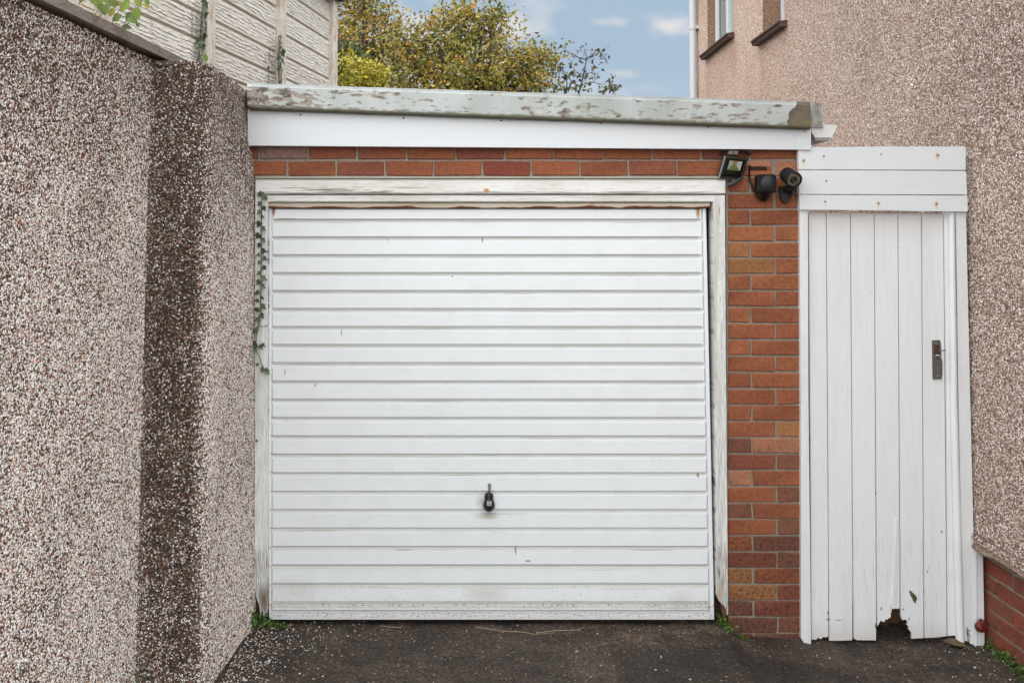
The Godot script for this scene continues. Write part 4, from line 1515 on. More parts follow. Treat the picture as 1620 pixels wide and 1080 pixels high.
	var rect := Rect2(ta.x, ta.y, tb.x - ta.x, ta.y - tb.y)
	# the sheet
	var sheet := MB.new()
	sheet.rect = rect
	var edge_l := func(py: float) -> float: return lerpf(422.5, 425.0, (py - 328.0) / 652.0)
	var edge_r := func(py: float) -> float: return lerpf(1117.3, 1130.5, (py - 328.0) / 652.0)
	var q := []
	for o in [-0.02, 0.0]:
		for e in [[0, 980.0], [1, 980.0], [1, 329.0], [0, 329.0]]:
			q.append(dp(edge_l.call(e[1]) if e[0] == 0 else edge_r.call(e[1]), e[1], o))
	sheet.hexa(q)
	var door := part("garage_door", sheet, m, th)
	door.set_meta("label", "white steel up-and-over door of horizontal ribs")
	# flat edge strips and the bottom rail
	var strip := func(called: String, x0a: float, x0b: float, x1a: float, x1b: float, ya: float, yb: float, out: float) -> void:
		var s := MB.new()
		s.rect = rect
		var f := []
		for o in [0.0005, out]:
			var k := 0.0 if o < 0.001 else 0.6
			f.append(dp(x0b + k, yb - k, o))
			f.append(dp(x1b - k, yb - k, o))
			f.append(dp(x1a - k, ya + k, o))
			f.append(dp(x0a + k, ya + k, o))
		s.hexa(f)
		part(called, s, m, door)
	strip.call("stile", 422.5, 425.0, 429.2, 429.0, 329.0, 980.0, 0.007)
	strip.call("stile", 1111.3, 1123.0, 1117.3, 1130.5, 329.0, 980.0, 0.007)
	strip.call("bottom_rail", 430.0, 430.0, 1122.0, 1122.4, 973.6, 980.2, 0.008)
	# ribs
	var rib := func(y0: float, y1: float, slope: float) -> void:
		var s := MB.new()
		s.rect = rect
		var xr := lerpf(1110.0, 1121.5, (y1 - 346.0) / 604.0)
		var xl := lerpf(430.8, 430.0, (y1 - 346.0) / 604.0)
		var o := 0.0135
		var b := [dp(xl - 0.6, y1 + 1.2, 0.0004), dp(xr + 0.9, y1 + 1.2, 0.0004), dp(xr + 0.9, y0 - slope, 0.0004), dp(xl - 0.6, y0 - slope, 0.0004)]
		var f := [dp(xl + 0.9, y1, o), dp(xr - 0.6, y1, o), dp(xr - 0.6, y0 + 0.4, o), dp(xl + 0.9, y0 + 0.4, o)]
		s.hexa(b + f)
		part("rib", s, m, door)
	rib.call(331.0, 346.0, 0.8)
	for k in range(1, 22):
		var y: float = 346.0 + 28.35 * k + 0.0211 * k * k
		rib.call(y - 21.3, y, 2.3)
	rib.call(957.8, 964.5, 1.8)
	# handle: boss, pear shaped grip, key above, badge on the bulb
	var hz := dz(790) + 0.0095
	var hp := pt(773.3, 796, hz)
	var hd := MB.new()
	hd.xf = Transform3D(Basis.from_scale(Vector3(1, 1, 0.78)), hp + Vector3(0, 0, 0.03))
	hd.lathe([Vector2(0, -0.029), Vector2(0.012, -0.027), Vector2(0.021, -0.019), Vector2(0.0265, -0.006), Vector2(0.0265, 0.006), Vector2(0.022, 0.020), Vector2(0.0185, 0.034), Vector2(0.0195, 0.045), Vector2(0.0175, 0.052), Vector2(0, 0.054)], 22)
	var hn := part("handle", hd, std(Color(0.014, 0.011, 0.012), 0.38, null), door)
	var bs := MB.new()
	bs.xf = Transform3D(Basis(Vector3.RIGHT, Vector3(0, 0, 1), Vector3.DOWN), pt(773.3, 786, hz))
	bs.lathe([Vector2(0.022, 0.0), Vector2(0.021, 0.004), Vector2(0.014, 0.006), Vector2(0.012, 0.03)], 18)
	part("handle_boss", bs, M.black, door)
	var ky := MB.new()
	var k0 := pt(774.0, 777, hz)
	var k1 := pt(774.3, 769.5, hz)
	ky.tube([k0 + Vector3(0, 0, 0.012), k1 + Vector3(0, 0, 0.012)], [0.0048, 0.0042], 8)
	var ring := []
	for i in 13:
		var t := TAU * i / 12.0
		ring.append(pt(774.3, 766.4, hz) + Vector3(sin(t) * 0.006, -cos(t) * 0.0065, 0.012))
	ky.tube(ring, [0.0026], 6)
	ky.tube([k1 + Vector3(0, -0.004, 0.0), k1 + Vector3(0, -0.004, 0.012)], [0.003], 6)
	part("key", ky, std(Color(0.10, 0.09, 0.07), 0.45), door)
	var bg := MB.new()
	var bc := pt(774.0, 796.3, hz + 0.0512)
	bg.xf = Transform3D(Basis.from_euler(Vector3(0, 0, 0.06)), bc)
	bg.cbox(Vector3(-0.0095, -0.0105, -0.004), Vector3(0.0095, 0.0105, 0.0008), 0.001)
	part("badge", bg, std(Color(0.55, 0.55, 0.56), 0.4), door)
	var mk := MB.new()
	mk.xf = bg.xf
	mk.prism(PackedVector2Array([Vector2(-0.0045, 0.0105), Vector2(0.0045, 0.0105), Vector2(0.0022, 0.0045), Vector2(-0.0022, 0.0045)]), 0.0, 0.0016)
	mk.prism(PackedVector2Array([Vector2(-0.005, -0.0065), Vector2(0.005, -0.0065), Vector2(0.0042, -0.0022), Vector2(0.0018, -0.0006), Vector2(-0.0018, -0.0006), Vector2(-0.0042, -0.0022)]), 0.0, 0.0016)
	part("badge_mark", mk, std(Color(0.02, 0.02, 0.02), 0.6), door)

# ---------- the plank door between garage and house ----------
func side_door() -> void:
	rng.seed = 141
	var th := thing("plank_door", Vector3(1.9, 0, 0), "white painted plank door with a rotted hole at its foot, between garage and house", "door")
	# three boards over the door, one paint layer across them with rusting nails
	var zh := 0.038
	var a := pt(1262, 228, zh)
	var b := pt(1536, 340, zh)
	var w := 1096
	var h := 448
	var im := plain_paint(w, h, 142, -6, Color(0.93, 0.935, 0.93), 0.10, Color(0.80, 0.79, 0.77))
	strokes(im, w, h, 260, Rect2i(0, 0, w - 60, h), Vector2i(10, 60), false, Color(0.70, 0.69, 0.67), 0.25)
	strokes(im, w, h, 40, Rect2i(0, 0, w - 60, h), Vector2i(4, 30), false, Color(0.45, 0.43, 0.4), 0.3)
	var nails := [[1271.8, 253.8, 0.9], [1304, 247.2, 0.2], [1485, 245.5, 1.0], [1307.5, 286, 0.1], [1305.5, 318.8, 0.25], [1390, 321.5, 0.7], [1482.2, 322.2, 1.2], [1395, 244, 0.0]]
	for q in nails:
		var cx: float = (q[0] - 1262.0) / 274.0 * w
		var cy: float = (q[1] - 228.0) / 112.0 * h
		blot(im, w, h, cx, cy + 2, 17, 22, Color(0.80, 0.55, 0.28), 0.75 * q[2])
		blot(im, w, h, cx, cy + 20, 9, 40, Color(0.85, 0.70, 0.52), 0.35 * q[2])
		blot(im, w, h, cx, cy, 8, 8, Color(0.22, 0.15, 0.10), 1.0)
	var hm := std(Color(0.85, 0.87, 0.885), 0.5, from_bytes(im, w, h))
	hm.texture_repeat = false
	var rect := Rect2(a.x, a.y, b.x - a.x, a.y - b.y)
	for q in [[[1263.5, 236.2], [1283.5, 236.6], [1284, 233.0], [1400, 231.6], [1528.2, 231.8], [1528.6, 268.6], [1264.2, 267.6]], [[1264.2, 269.4], [1529.0, 270.4], [1531.0, 307.4], [1265.0, 306.6]], [[1265.0, 308.4], [1531.2, 309.4], [1531.8, 334.4], [1440, 333.6], [1425, 332.6], [1380, 332.4], [1265.6, 331.4]]]:
		var mb := MB.new()
		mb.rect = rect
		mb.prism(face_poly(q, zh), 0.012, zh - 0.0025 * rng.randf())
		var hb := part("header_board", mb, hm, th)
	for q in nails:
		if q[2] < 0.05:
			continue
		var sc := MB.new()
		sc.xf = Transform3D(Basis(Vector3.RIGHT, Vector3(0, 0, 1), Vector3.DOWN), pt(q[0], q[1], zh - 0.001))
		sc.lathe([Vector2(0, 0.002), Vector2(0.003, 0.0015), Vector2(0.004, -0.002)], 8)
		part("nail", sc, M.screw, th)
	# planks; each has its own foot
	var z := -0.006
	var ta := pt(1276, 334, z)
	var tb := pt(1512, 1016, z)
	var pw := 360
	var ph := 1024
	var ip := plain_paint(pw, ph, 144, 8, Color(0.925, 0.93, 0.93), 0.16, Color(0.78, 0.775, 0.765))
	strokes(ip, pw, ph, 420, Rect2i(0, 0, pw, ph - 60), Vector2i(20, 120), true, Color(0.70, 0.70, 0.70), 0.22)
	strokes(ip, pw, ph, 60, Rect2i(0, int(ph * 0.75), pw, int(ph * 0.24)), Vector2i(10, 60), true, Color(0.45, 0.42, 0.38), 0.4)
	for k in 240:
		blot(ip, pw, ph, rng.randf() * pw, rng.randf() * ph, 1.2, 1.5, Color(0.45, 0.43, 0.4), rng.randf_range(0.2, 0.8))
	# pink brown tint fading down from the header, dirty feet
	for y in ph:
		var t := 0.16 * ss(90.0, 0.0, y) + 0.20 * ss(960.0, 1024.0, y)
		if t > 0.0:
			for x in pw:
				var j := (y * pw + x) * 3
				var s := t * rng.randf_range(0.7, 1.2)
				ip[j] = int(lerpf(ip[j], 165, s))
				ip[j + 1] = int(lerpf(ip[j + 1], 145, s))
				ip[j + 2] = int(lerpf(ip[j + 2], 125, s))
	var px_ := func(x: float) -> float: return (x - 1276.0) / 236.0 * pw
	var py_ := func(y: float) -> float: return (y - 334.0) / 682.0 * ph
	for q in [[1392, 963, 3, 5], [1428, 964, 3, 3], [1437, 979, 2, 6], [1468, 905, 3, 3], [1385, 782, 3, 4], [1305, 970, 4, 5], [1383, 990, 5, 8], [1470, 898, 2, 2], [1492, 842, 3, 4]]:
		blot(ip, pw, ph, px_.call(q[0]), py_.call(q[1]), q[2] * 0.9, q[3] * 1.1, Color(0.22, 0.18, 0.15), 1.0)
	blot(ip, pw, ph, px_.call(1305.0), py_.call(980.0), 8, 2.5, Color(0.25, 0.2, 0.17), 1.0)
	blot(ip, pw, ph, px_.call(1322.0), py_.call(981.0), 12, 2.0, Color(0.35, 0.3, 0.27), 0.8)
	var pm := std(Color(0.94, 0.945, 0.945), 0.55, from_bytes(ip, pw, ph))
	pm.texture_repeat = false
	var prect := Rect2(ta.x, ta.y, tb.x - ta.x, ta.y - tb.y)
	# seams at the top and at the foot
	var st := [1279.5, 1307.8, 1346.0, 1383.6, 1421.2, 1458.5, 1493.2]
	var sb := [1284.0, 1312.0, 1350.5, 1387.5, 1425.0, 1462.5, 1499.0]
	var feet := [
		[[1284.5, 1011.5], [1292, 1012], [1293.5, 1009], [1300, 1010.5], [1303, 1007.5], [1308, 1008.5], [1311.0, 1006]],
		[[1312.8, 1013.5], [1330, 1013.5], [1349.0, 1012.5]],
		[[1351.4, 1009.5], [1356, 1012.5], [1386.6, 1012.8]],
		[[1388.6, 991], [1391, 986.5], [1393.4, 982.6], [1395.6, 980.8], [1397.6, 983.8], [1400.2, 983.2], [1401.2, 979.4], [1404, 980.2], [1406.6, 977.6], [1409.8, 976.8], [1410.2, 968.6], [1411.2, 967.6], [1411.6, 961.6], [1414, 963.4], [1418, 962.2], [1421, 963.4], [1423.9, 961.4]],
		[[1426.2, 975.4], [1428.2, 980.4], [1431, 980.8], [1432.6, 979.4], [1435.6, 981.6], [1437.4, 985.4], [1436, 988.6], [1439.4, 992], [1438.4, 995.6], [1442, 999.4], [1443.4, 1003], [1443, 1010.2], [1461.6, 1009.0]],
		[[1463.6, 1009.0], [1480, 1008.2], [1492, 1007.0], [1498.2, 1006.0]],
	]
	# two of the seams have opened towards the foot
	var open_ := [0.0, 0.3, 0.5, 1.6, 1.3, 0.7]
	for k in 6:
		var g := 0.75
		var poly := [[st[k] + g, 336.5 + 0.3 * k], [st[k + 1] - g, 336.8 + 0.3 * k], [lerpf(st[k + 1], sb[k + 1], 0.55) - g, 700]]
		if k == 3:
			poly.append([lerpf(st[4], sb[4], 0.8) - 1.6, 850])
		var f: Array = feet[k].duplicate()
		f.reverse()
		poly += f
		if k == 3:
			poly.append([lerpf(st[3], sb[3], 0.85) + 1.2, 900])
		poly.append([lerpf(st[k], sb[k], 0.55) + g + open_[k] * 0.2, 700])
		var mb := MB.new()
		mb.rect = prect
		var zz := z - 0.0012 * rng.randf()
		mb.prism(face_poly(poly, z), z - 0.014, zz)
		# rounded arris: a thin set-back shoulder of the same board on both sides, and the tongue behind the joint
		var xa := pt(st[k], 340, z).x
		var xb := pt(lerpf(st[k], sb[k], 0.9), 930, z).x
		if k > 0:
			var tong := [Vector3(xb - 0.008, pt(1400, 958, z).y, z - 0.026), Vector3(xb + 0.012, pt(1400, 958, z).y, z - 0.026), Vector3(xa + 0.010, pt(1400, 339, z).y, z - 0.026), Vector3(xa - 0.010, pt(1400, 339, z).y, z - 0.026), Vector3(xb - 0.008, pt(1400, 958, z).y, z - 0.0145), Vector3(xb + 0.012, pt(1400, 958, z).y, z - 0.0145), Vector3(xa + 0.010, pt(1400, 339, z).y, z - 0.0145), Vector3(xa - 0.010, pt(1400, 339, z).y, z - 0.0145)]
			mb.hexa(tong)
		part("plank", mb, pm, th)
	# the split sliver that stands off the fourth plank
	var sv := MB.new()
	sv.rect = prect
	sv.prism(face_poly([[1418.5, 820], [1420.2, 820], [1416.6, 962.5], [1414, 963.2], [1411.8, 961.8], [1410.2, 956], [1413.6, 938]], z + 0.005), z - 0.001, z + 0.005)
	part("split_sliver", sv, pm, th)
	# rails behind the planks
	for q in [[380.0, 420.0], [640.0, 690.0], [900.0, 942.0]]:
		var rb := MB.new()
		rb.box(Vector3(pt(1282, 600, z).x, pt(1400, q[1], z).y, z - 0.055), Vector3(pt(1498, 600, z).x, pt(1400, q[0], z).y, z - 0.027))
		part("rail", rb, M.board, th)
	var rr := MB.new()
	rr.prism(face_poly([[1380, 954], [1440, 954], [1440, 978], [1436, 984], [1428, 981], [1424, 983], [1417, 986], [1409, 984], [1402, 990], [1394, 988], [1380, 992]], z - 0.03), z - 0.06, z - 0.03)
	part("rotten_rail", rr, std(Color(0.10, 0.043, 0.022), 0.95, M.rot.albedo_texture, 6.0, M.fine, 0.5), th)
	# earth and leaf litter behind the door closes the view through the hole
	var ea := MB.new()
	ea.hexa([Vector3(1.50, -0.25, -1.2), Vector3(HX, -0.25, -1.2), Vector3(HX, 0.22, -1.2), Vector3(1.50, 0.22, -1.2), Vector3(1.50, -0.25, -0.10), Vector3(HX, -0.25, -0.10), Vector3(HX, -0.085, -0.10), Vector3(1.50, -0.085, -0.10)])
	var eo := part("earth", ea, std(Color(0.05, 0.035, 0.026), 0.98, M.rot.albedo_texture, 2.0, M.grain, 1.5))
	tag(eo, "dark earth heaped behind the rotted hole of the plank door", "earth", "", "structure")
	# frame: left post, narrow stile, bead and jamb on the right, and the patch at its foot
	var frame := slab([[1265.6, 332.6], [1278.6, 333.4], [1279.4, 640], [1283.6, 1012], [1283.4, 1019], [1281.4, 1020.2], [1279.4, 1018.6], [1277.8, 1021.6], [1276.2, 1018.4], [1273.6, 1019.4], [1271, 1014], [1268, 1010], [1267.4, 640]], -0.06, 0.020)
	part("post", frame, M.board, th)
	var stile := MB.new()
	stile.prism(face_poly([[1493.8, 338.6], [1499.4, 338.6], [1505.0, 640], [1511.6, 1004.6], [1499.8, 1005.6], [1497.4, 640]], -0.005), -0.02, -0.004)
	part("edge_strip", stile, M.board, th)
	var bead := MB.new()
	var bp := [pt(1506.2, 333, 0.008), pt(1509.6, 640, 0.008), pt(1519.5, 1014, 0.008)]
	bead.tube(bp, [0.0125, 0.0155, 0.019], 14)
	bead.prism(face_poly([[1499.6, 334], [1508, 334], [1511, 640], [1521, 1014], [1512.2, 1006], [1505.2, 640]], -0.002), -0.05, -0.002)
	part("bead", bead, M.board, th)
	var jm := slab([[1513.0, 333.6], [1528.8, 334.0], [1535.8, 640], [1541.2, 862], [1541.4, 1019], [1536, 1018.4], [1534.6, 1012], [1536.6, 1006], [1534.2, 1001.6], [1536.4, 996.4], [1533.0, 995.6], [1531.6, 991.4], [1529.4, 998], [1530.6, 1007], [1531.6, 1014], [1526.2, 1013], [1522.5, 1013.6], [1521.6, 862], [1517.4, 640]], -0.05, 0.012)
	part("jamb", jm, M.board, th)
	var pb := MB.new()
	pb.prism(face_poly([[1541.8, 862.6], [1545, 859.6], [1552, 862], [1555.8, 866.5], [1558.6, 1020.6], [1554, 1023.2], [1548, 1021], [1541.8, 1021.8]], 0.017), -0.05, 0.016)
	pb.tube([pt(1543.6, 863, 0.008), pt(1543.8, 1020, 0.008)], [0.010], 10)
	part("foot_patch", pb, M.board, th)
	var rb2 := MB.new()
	rb2.box(Vector3(pt(1524, 1000).x, -0.14, -0.045), Vector3(pt(1540, 1000).x, pt(1540, 985).y, -0.012))
	part("rotten_wood", rb2, std(Color(0.16, 0.075, 0.03), 0.95, M.rot.albedo_texture, 6.0), th)
	# lock plate
	var lk := slab([[1475.4, 538.2], [1487.8, 537.8], [1489.4, 545], [1490.6, 599.4], [1476.6, 600.0]], -0.006, -0.0015)
	var plate := part("lock_plate", lk, M.tin, th)
	var flap := slab([[1478.6, 569], [1486, 565.4], [1490.4, 567.4], [1491.6, 573], [1491.4, 594], [1489.4, 598.6], [1479, 598.8]], -0.0015, 0.004)
	part("keeper", flap, M.tin, plate)
	var rs := MB.new()
	var rc := pt(1483, 553, 0.0)
	rs.cbox(rc + Vector3(-0.010, -0.020, -0.003), rc + Vector3(0.008, 0.012, 0.010), 0.003)
	rs.cbox(rc + Vector3(-0.011, 0.010, -0.003), rc + Vector3(-0.003, 0.022, 0.008), 0.002)
	rs.cbox(rc + Vector3(0.003, 0.010, -0.003), rc + Vector3(0.010, 0.022, 0.008), 0.002)
	part("latch", rs, M.rust, plate)
	var pin := MB.new()
	pin.tube([pt(1484.5, 555.6, 0.012), pt(1489, 554.2, 0.014), pt(1496.6, 554.2, 0.013)], [0.0022], 8)
	part("pin", pin, M.screw, plate)
	var lv := MB.new()
	lv.tube([pt(1480.5, 563.4, 0.004), pt(1484, 561.4, 0.012), pt(1487.4, 562.8, 0.014), pt(1489.8, 567, 0.012), pt(1489.6, 571, 0.006)], [0.003, 0.0032, 0.0032, 0.0028, 0.002], 8)
	part("lever", lv, M.chrome, plate)
	var bo := MB.new()
	bo.xf = Transform3D(Basis(Vector3.RIGHT, Vector3(0, 0, 1), Vector3.DOWN), pt(1485, 595.4, 0.004))
	bo.lathe([Vector2(0, 0.004), Vector2(0.005, 0.003), Vector2(0.007, 0.0)], 12)
	part("bolt", bo, M.tin, plate)

# ---------- what hangs on the brick pillar ----------
func fittings() -> void:
	rng.seed = 151
	# floodlight: tipped forward and turned
	var z := 0.085
	var fl := thing("floodlight", pt(1165, 265, z), "small black floodlight with a pale lamp window, tilted over the door corner", "floodlight")
	var tl := pt(1148.3, 247.2, z)
	var ux := Vector3(0.1165, -0.0064, -0.045).normalized()
	var vy := Vector3(0.0197, 0.0957, 0.038)
	vy = (vy - ux * vy.dot(ux)).normalized()
	var nz := ux.cross(vy)
	var basis := Basis(ux, vy, nz)
	var W := 0.1235
	var H := 0.104
	var origin := tl - vy * H
	var body := MB.new()
	body.xf = Transform3D(basis, origin)
	body.cbox(Vector3(0, 0, -0.022), Vector3(W, H, -0.004), 0.004)
	for k in 6:
		body.box(Vector3(0.016 + k * 0.017, 0.014, -0.036), Vector3(0.022 + k * 0.017, H - 0.014, -0.022))
	part("housing", body, M.black, fl)
	var rim := MB.new()
	rim.xf = body.xf
	var t := 0.0085
	for q in [[0.0, 0.0, W, t], [0.0, H - t, W, H], [0.0, t, t, H - t], [W - t, t, W, H - t]]:
		rim.cbox(Vector3(q[0], q[1], -0.010), Vector3(q[2], q[3], 0.004), 0.002)
	var rimm := std(Color(0.035, 0.035, 0.036), 0.4, M.black.albedo_texture, 6.0)
	part("rim", rim, rimm, fl)
	var edge := MB.new()
	edge.xf = body.xf
	edge.box(Vector3(-0.0012, -0.0014, -0.009), Vector3(W + 0.001, 0.001, 0.003))
	edge.box(Vector3(-0.0014, 0.001, -0.009), Vector3(0.0012, H, 0.003))
	part("worn_edge", edge, std(Color(0.22, 0.215, 0.20), 0.5), fl)
	var ins := MB.new()
	ins.xf = body.xf
	ins.quad(Vector3(t, t, -0.0035), Vector3(W - t, t, -0.0035), Vector3(W - t, H - t, -0.0035), Vector3(t, H - t, -0.0035), Vector3(0, 0, 1))
	part("mask", ins, std(Color(0.008, 0.008, 0.009), 0.25), fl)
	# the reflector: a shallow tray, the light its four sides catch painted as colour
	var o0 := Vector3(0.030, 0.042, -0.002)
	var o1 := Vector3(W - 0.023, H - 0.017, -0.002)
	var i0 := Vector3(0.048, 0.066, -0.010)
	var i1 := Vector3(W - 0.052, H - 0.019, -0.010)
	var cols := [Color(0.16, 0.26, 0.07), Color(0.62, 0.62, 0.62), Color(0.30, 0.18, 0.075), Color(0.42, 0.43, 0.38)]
	var outer := [o0, Vector3(o1.x, o0.y, o0.z), o1, Vector3(o0.x, o1.y, o0.z)]
	var inner := [i0, Vector3(i1.x, i0.y, i0.z), i1, Vector3(i0.x, i1.y, i0.z)]
	for k in 4:
		var s := MB.new()
		s.xf = Transform3D(basis, origin + nz * 0.0008)
		var j := (k + 1) % 4
		var lift := Vector3(0, 0, 0.0025)
		s.quad(outer[k], outer[j], Vector3(inner[j].x, inner[j].y, -0.0026) + lift, Vector3(inner[k].x, inner[k].y, -0.0026) + lift, Vector3(0, 0, 1))
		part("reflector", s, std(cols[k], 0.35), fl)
	var led := MB.new()
	led.xf = Transform3D(basis, origin + nz * 0.0008)
	led.quad(Vector3(i0.x, i0.y, 0.0), Vector3(i1.x, i0.y, 0.0), Vector3(i1.x, i1.y, 0.0), Vector3(i0.x, i1.y, 0.0), Vector3(0, 0, 1))
	part("lamp_window", led, std(Color(0.30, 0.27, 0.10), 0.4), fl)
	# bracket, screw and the loop of flex on top; clamp below
	var br := MB.new()
	br.box(pt(1153, 244.0, 0.05) - Vector3(0, 0, 0.02), pt(1168, 238.6, 0.05))
	part("bracket", br, M.tin, fl)
	var sc := MB.new()
	sc.xf = Transform3D(Basis(Vector3.RIGHT, Vector3(0, 0, 1), Vector3.DOWN), pt(1159.5, 241.2, 0.050))
	sc.lathe([Vector2(0, 0.004), Vector2(0.004, 0.003), Vector2(0.0052, 0)], 10)
	part("screw", sc, M.screw, fl)
	var cb := MB.new()
	cb.tube([pt(1155, 252, 0.03), pt(1147, 250, 0.03), pt(1140.5, 244, 0.03), pt(1141.5, 238.5, 0.03), pt(1148, 237.6, 0.035), pt(1153, 240, 0.035)], [0.0042], 8)
	cb.tube([pt(1168, 241, 0.03), pt(1172, 238.0, 0.035), pt(1177, 238.4, 0.035), pt(1181, 242, 0.035), pt(1187, 243.2, 0.01)], [0.0045], 8)
	part("flex", cb, M.black, fl)
	var cl := MB.new()
	cl.tube([pt(1150.0, 293.0, 0.06), pt(1159, 291.0, 0.06), pt(1168, 285.5, 0.05), pt(1175, 281.5, 0.03)], [0.009, 0.0105, 0.009, 0.006], 8)
	cl.tube([pt(1162, 287, 0.0), pt(1160, 286, 0.055)], [0.008], 8)
	part("clamp", cl, std(Color(0.05, 0.048, 0.045), 0.5, M.black.albedo_texture, 6.0), fl)
	# motion sensor
	var zs := 0.075
	var ms := thing("motion_sensor", pt(1214, 300, 0.04), "black square motion sensor with a domed lens, beside the floodlight", "motion sensor")
	var a := pt(1199.5, 304.6, zs)
	var b := pt(1229.0, 275.6, zs)
	var mb := MB.new()
	mb.cbox(Vector3(a.x, a.y, 0.020), Vector3(b.x, b.y, zs), 0.007)
	mb.tube([pt(1212, 302, 0.05), pt(1211, 311, 0.035), pt(1209, 314, 0.0)], [0.013, 0.014, 0.015], 10)
	mb.tube([pt(1213.5, 290, 0.03), pt(1213.5, 292, 0.0)], [0.02], 10)
	part("housing", mb, M.black, ms)
	var dm := MB.new()
	dm.xf = Transform3D(Basis(Vector3.RIGHT, Vector3(0, 0, 1), Vector3.DOWN), pt(1216.0, 290.4, zs - 0.002))
	dm.lathe([Vector2(0, 0.020), Vector2(0.010, 0.0190), Vector2(0.021, 0.0155), Vector2(0.031, 0.009), Vector2(0.0365, 0.003), Vector2(0.0375, 0.0)], 24)
	part("lens", dm, std(Color(0.016, 0.0155, 0.017), 0.62), ms)
	var fx := MB.new()
	fx.tube([pt(1186, 262, 0.05), pt(1185.2, 276, 0.022), pt(1187, 287, 0.018), pt(1193, 300, 0.018), pt(1199.5, 312, 0.02), pt(1204.5, 317.0, 0.022), pt(1209, 313.6, 0.02)], [0.0042], 8)
	part("flex", fx, M.black, ms)
	# camera
	var cm := thing("security_camera", pt(1252, 295, 0.04), "black bullet security camera on a pillar bracket, beside the plank door", "camera")
	var front := pt(1256.8, 285.0, 0.135)
	var dir := Vector3(0.03, -0.38, 1.0).normalized()
	var by := dir
	var bxx := Vector3.RIGHT
	var bz := bxx.cross(by).normalized()
	bxx = by.cross(bz).normalized()
	var cx := MB.new()
	cx.xf = Transform3D(Basis(bxx, by, bz), front)
	cx.lathe([Vector2(0.0, -0.098), Vector2(0.030, -0.097), Vector2(0.0345, -0.090), Vector2(0.0352, -0.034), Vector2(0.0338, -0.032), Vector2(0.0338, -0.028), Vector2(0.0372, -0.026), Vector2(0.0378, -0.004), Vector2(0.0362, 0.0), Vector2(0.0318, 0.001), Vector2(0.0305, -0.006), Vector2(0.0, -0.007)], 30)
	part("barrel", cx, M.black, cm)
	var gl := MB.new()
	gl.xf = cx.xf
	gl.lathe([Vector2(0.030, -0.0055), Vector2(0.0295, -0.0048), Vector2(0.0165, -0.0042), Vector2(0.016, -0.006)], 30)
	part("infrared_ring", gl, std(Color(0.11, 0.095, 0.07), 0.3), cm)
	for k in 12:
		var an := TAU * k / 12.0
		var d := MB.new()
		d.xf = Transform3D(Basis(bxx, by, bz), front + (bxx * cos(an) + bz * sin(an)) * 0.0232 + by * -0.0046)
		d.lathe([Vector2(0, 0.0022), Vector2(0.002, 0.0016), Vector2(0.003, 0.0)], 8)
		part("diode", d, std(Color(0.30, 0.28, 0.22), 0.25), cm)
	var ln := MB.new()
	ln.xf = cx.xf
	ln.lathe([Vector2(0.0135, -0.0045), Vector2(0.0125, -0.001), Vector2(0.010, -0.0015), Vector2(0.008, -0.004), Vector2(0, -0.0025)], 20)
	part("lens", ln, std(Color(0.035, 0.022, 0.018), 0.12), cm)
	var bk := MB.new()
	bk.prism(face_poly([[1234, 294.5], [1250, 293.6], [1251.5, 304], [1249, 314], [1245, 320.5], [1239.6, 320.6], [1235.6, 313]], 0.02), 0.0, 0.022)
	bk.tube([pt(1243, 302, 0.02), pt(1249, 300, 0.05), pt(1255, 299, 0.055)], [0.012, 0.010, 0.009], 10)
	bk.tube([pt(1256, 297, 0.05), pt(1256.2, 309.5, 0.05)], [0.0125, 0.0125], 12)
	bk.tube([pt(1255, 298, 0.055), pt(1255.6, 286, 0.075)], [0.009, 0.009], 10)
	part("bracket", bk, std(Color(0.010, 0.008, 0.008), 0.5), cm)

# ---------- trees and shrubs beyond ----------
func leaf_mesh(seed_: int, slim: float) -> ArrayMesh:
	rng.seed = seed_
	var mb := MB.new()
	var up := Vector3(0, 0, 0.25)
	var p := [Vector3(0, -1, 0), Vector3(slim, -0.15, 0) + up, Vector3(0, 1, 0), Vector3(-slim, -0.15, 0) + up]
	mb.tri(p[0], p[1], p[2], Vector3(0, 0, 1))
	mb.tri(p[0], p[2], p[3], Vector3(0, 0, 1))
	return mb.mesh()

func rand_dir() -> Vector3:
	var y := rng.randf_range(-1, 1)
	var a := rng.randf() * TAU
	var r := sqrt(1.0 - y * y)
	return Vector3(cos(a) * r, y, sin(a) * r)

func any_turn(s: float) -> Basis:
	var d := rand_dir()
	var a := d.cross(rand_dir()).normalized()
	return Basis(a * s, d.cross(a) * s, d * s)

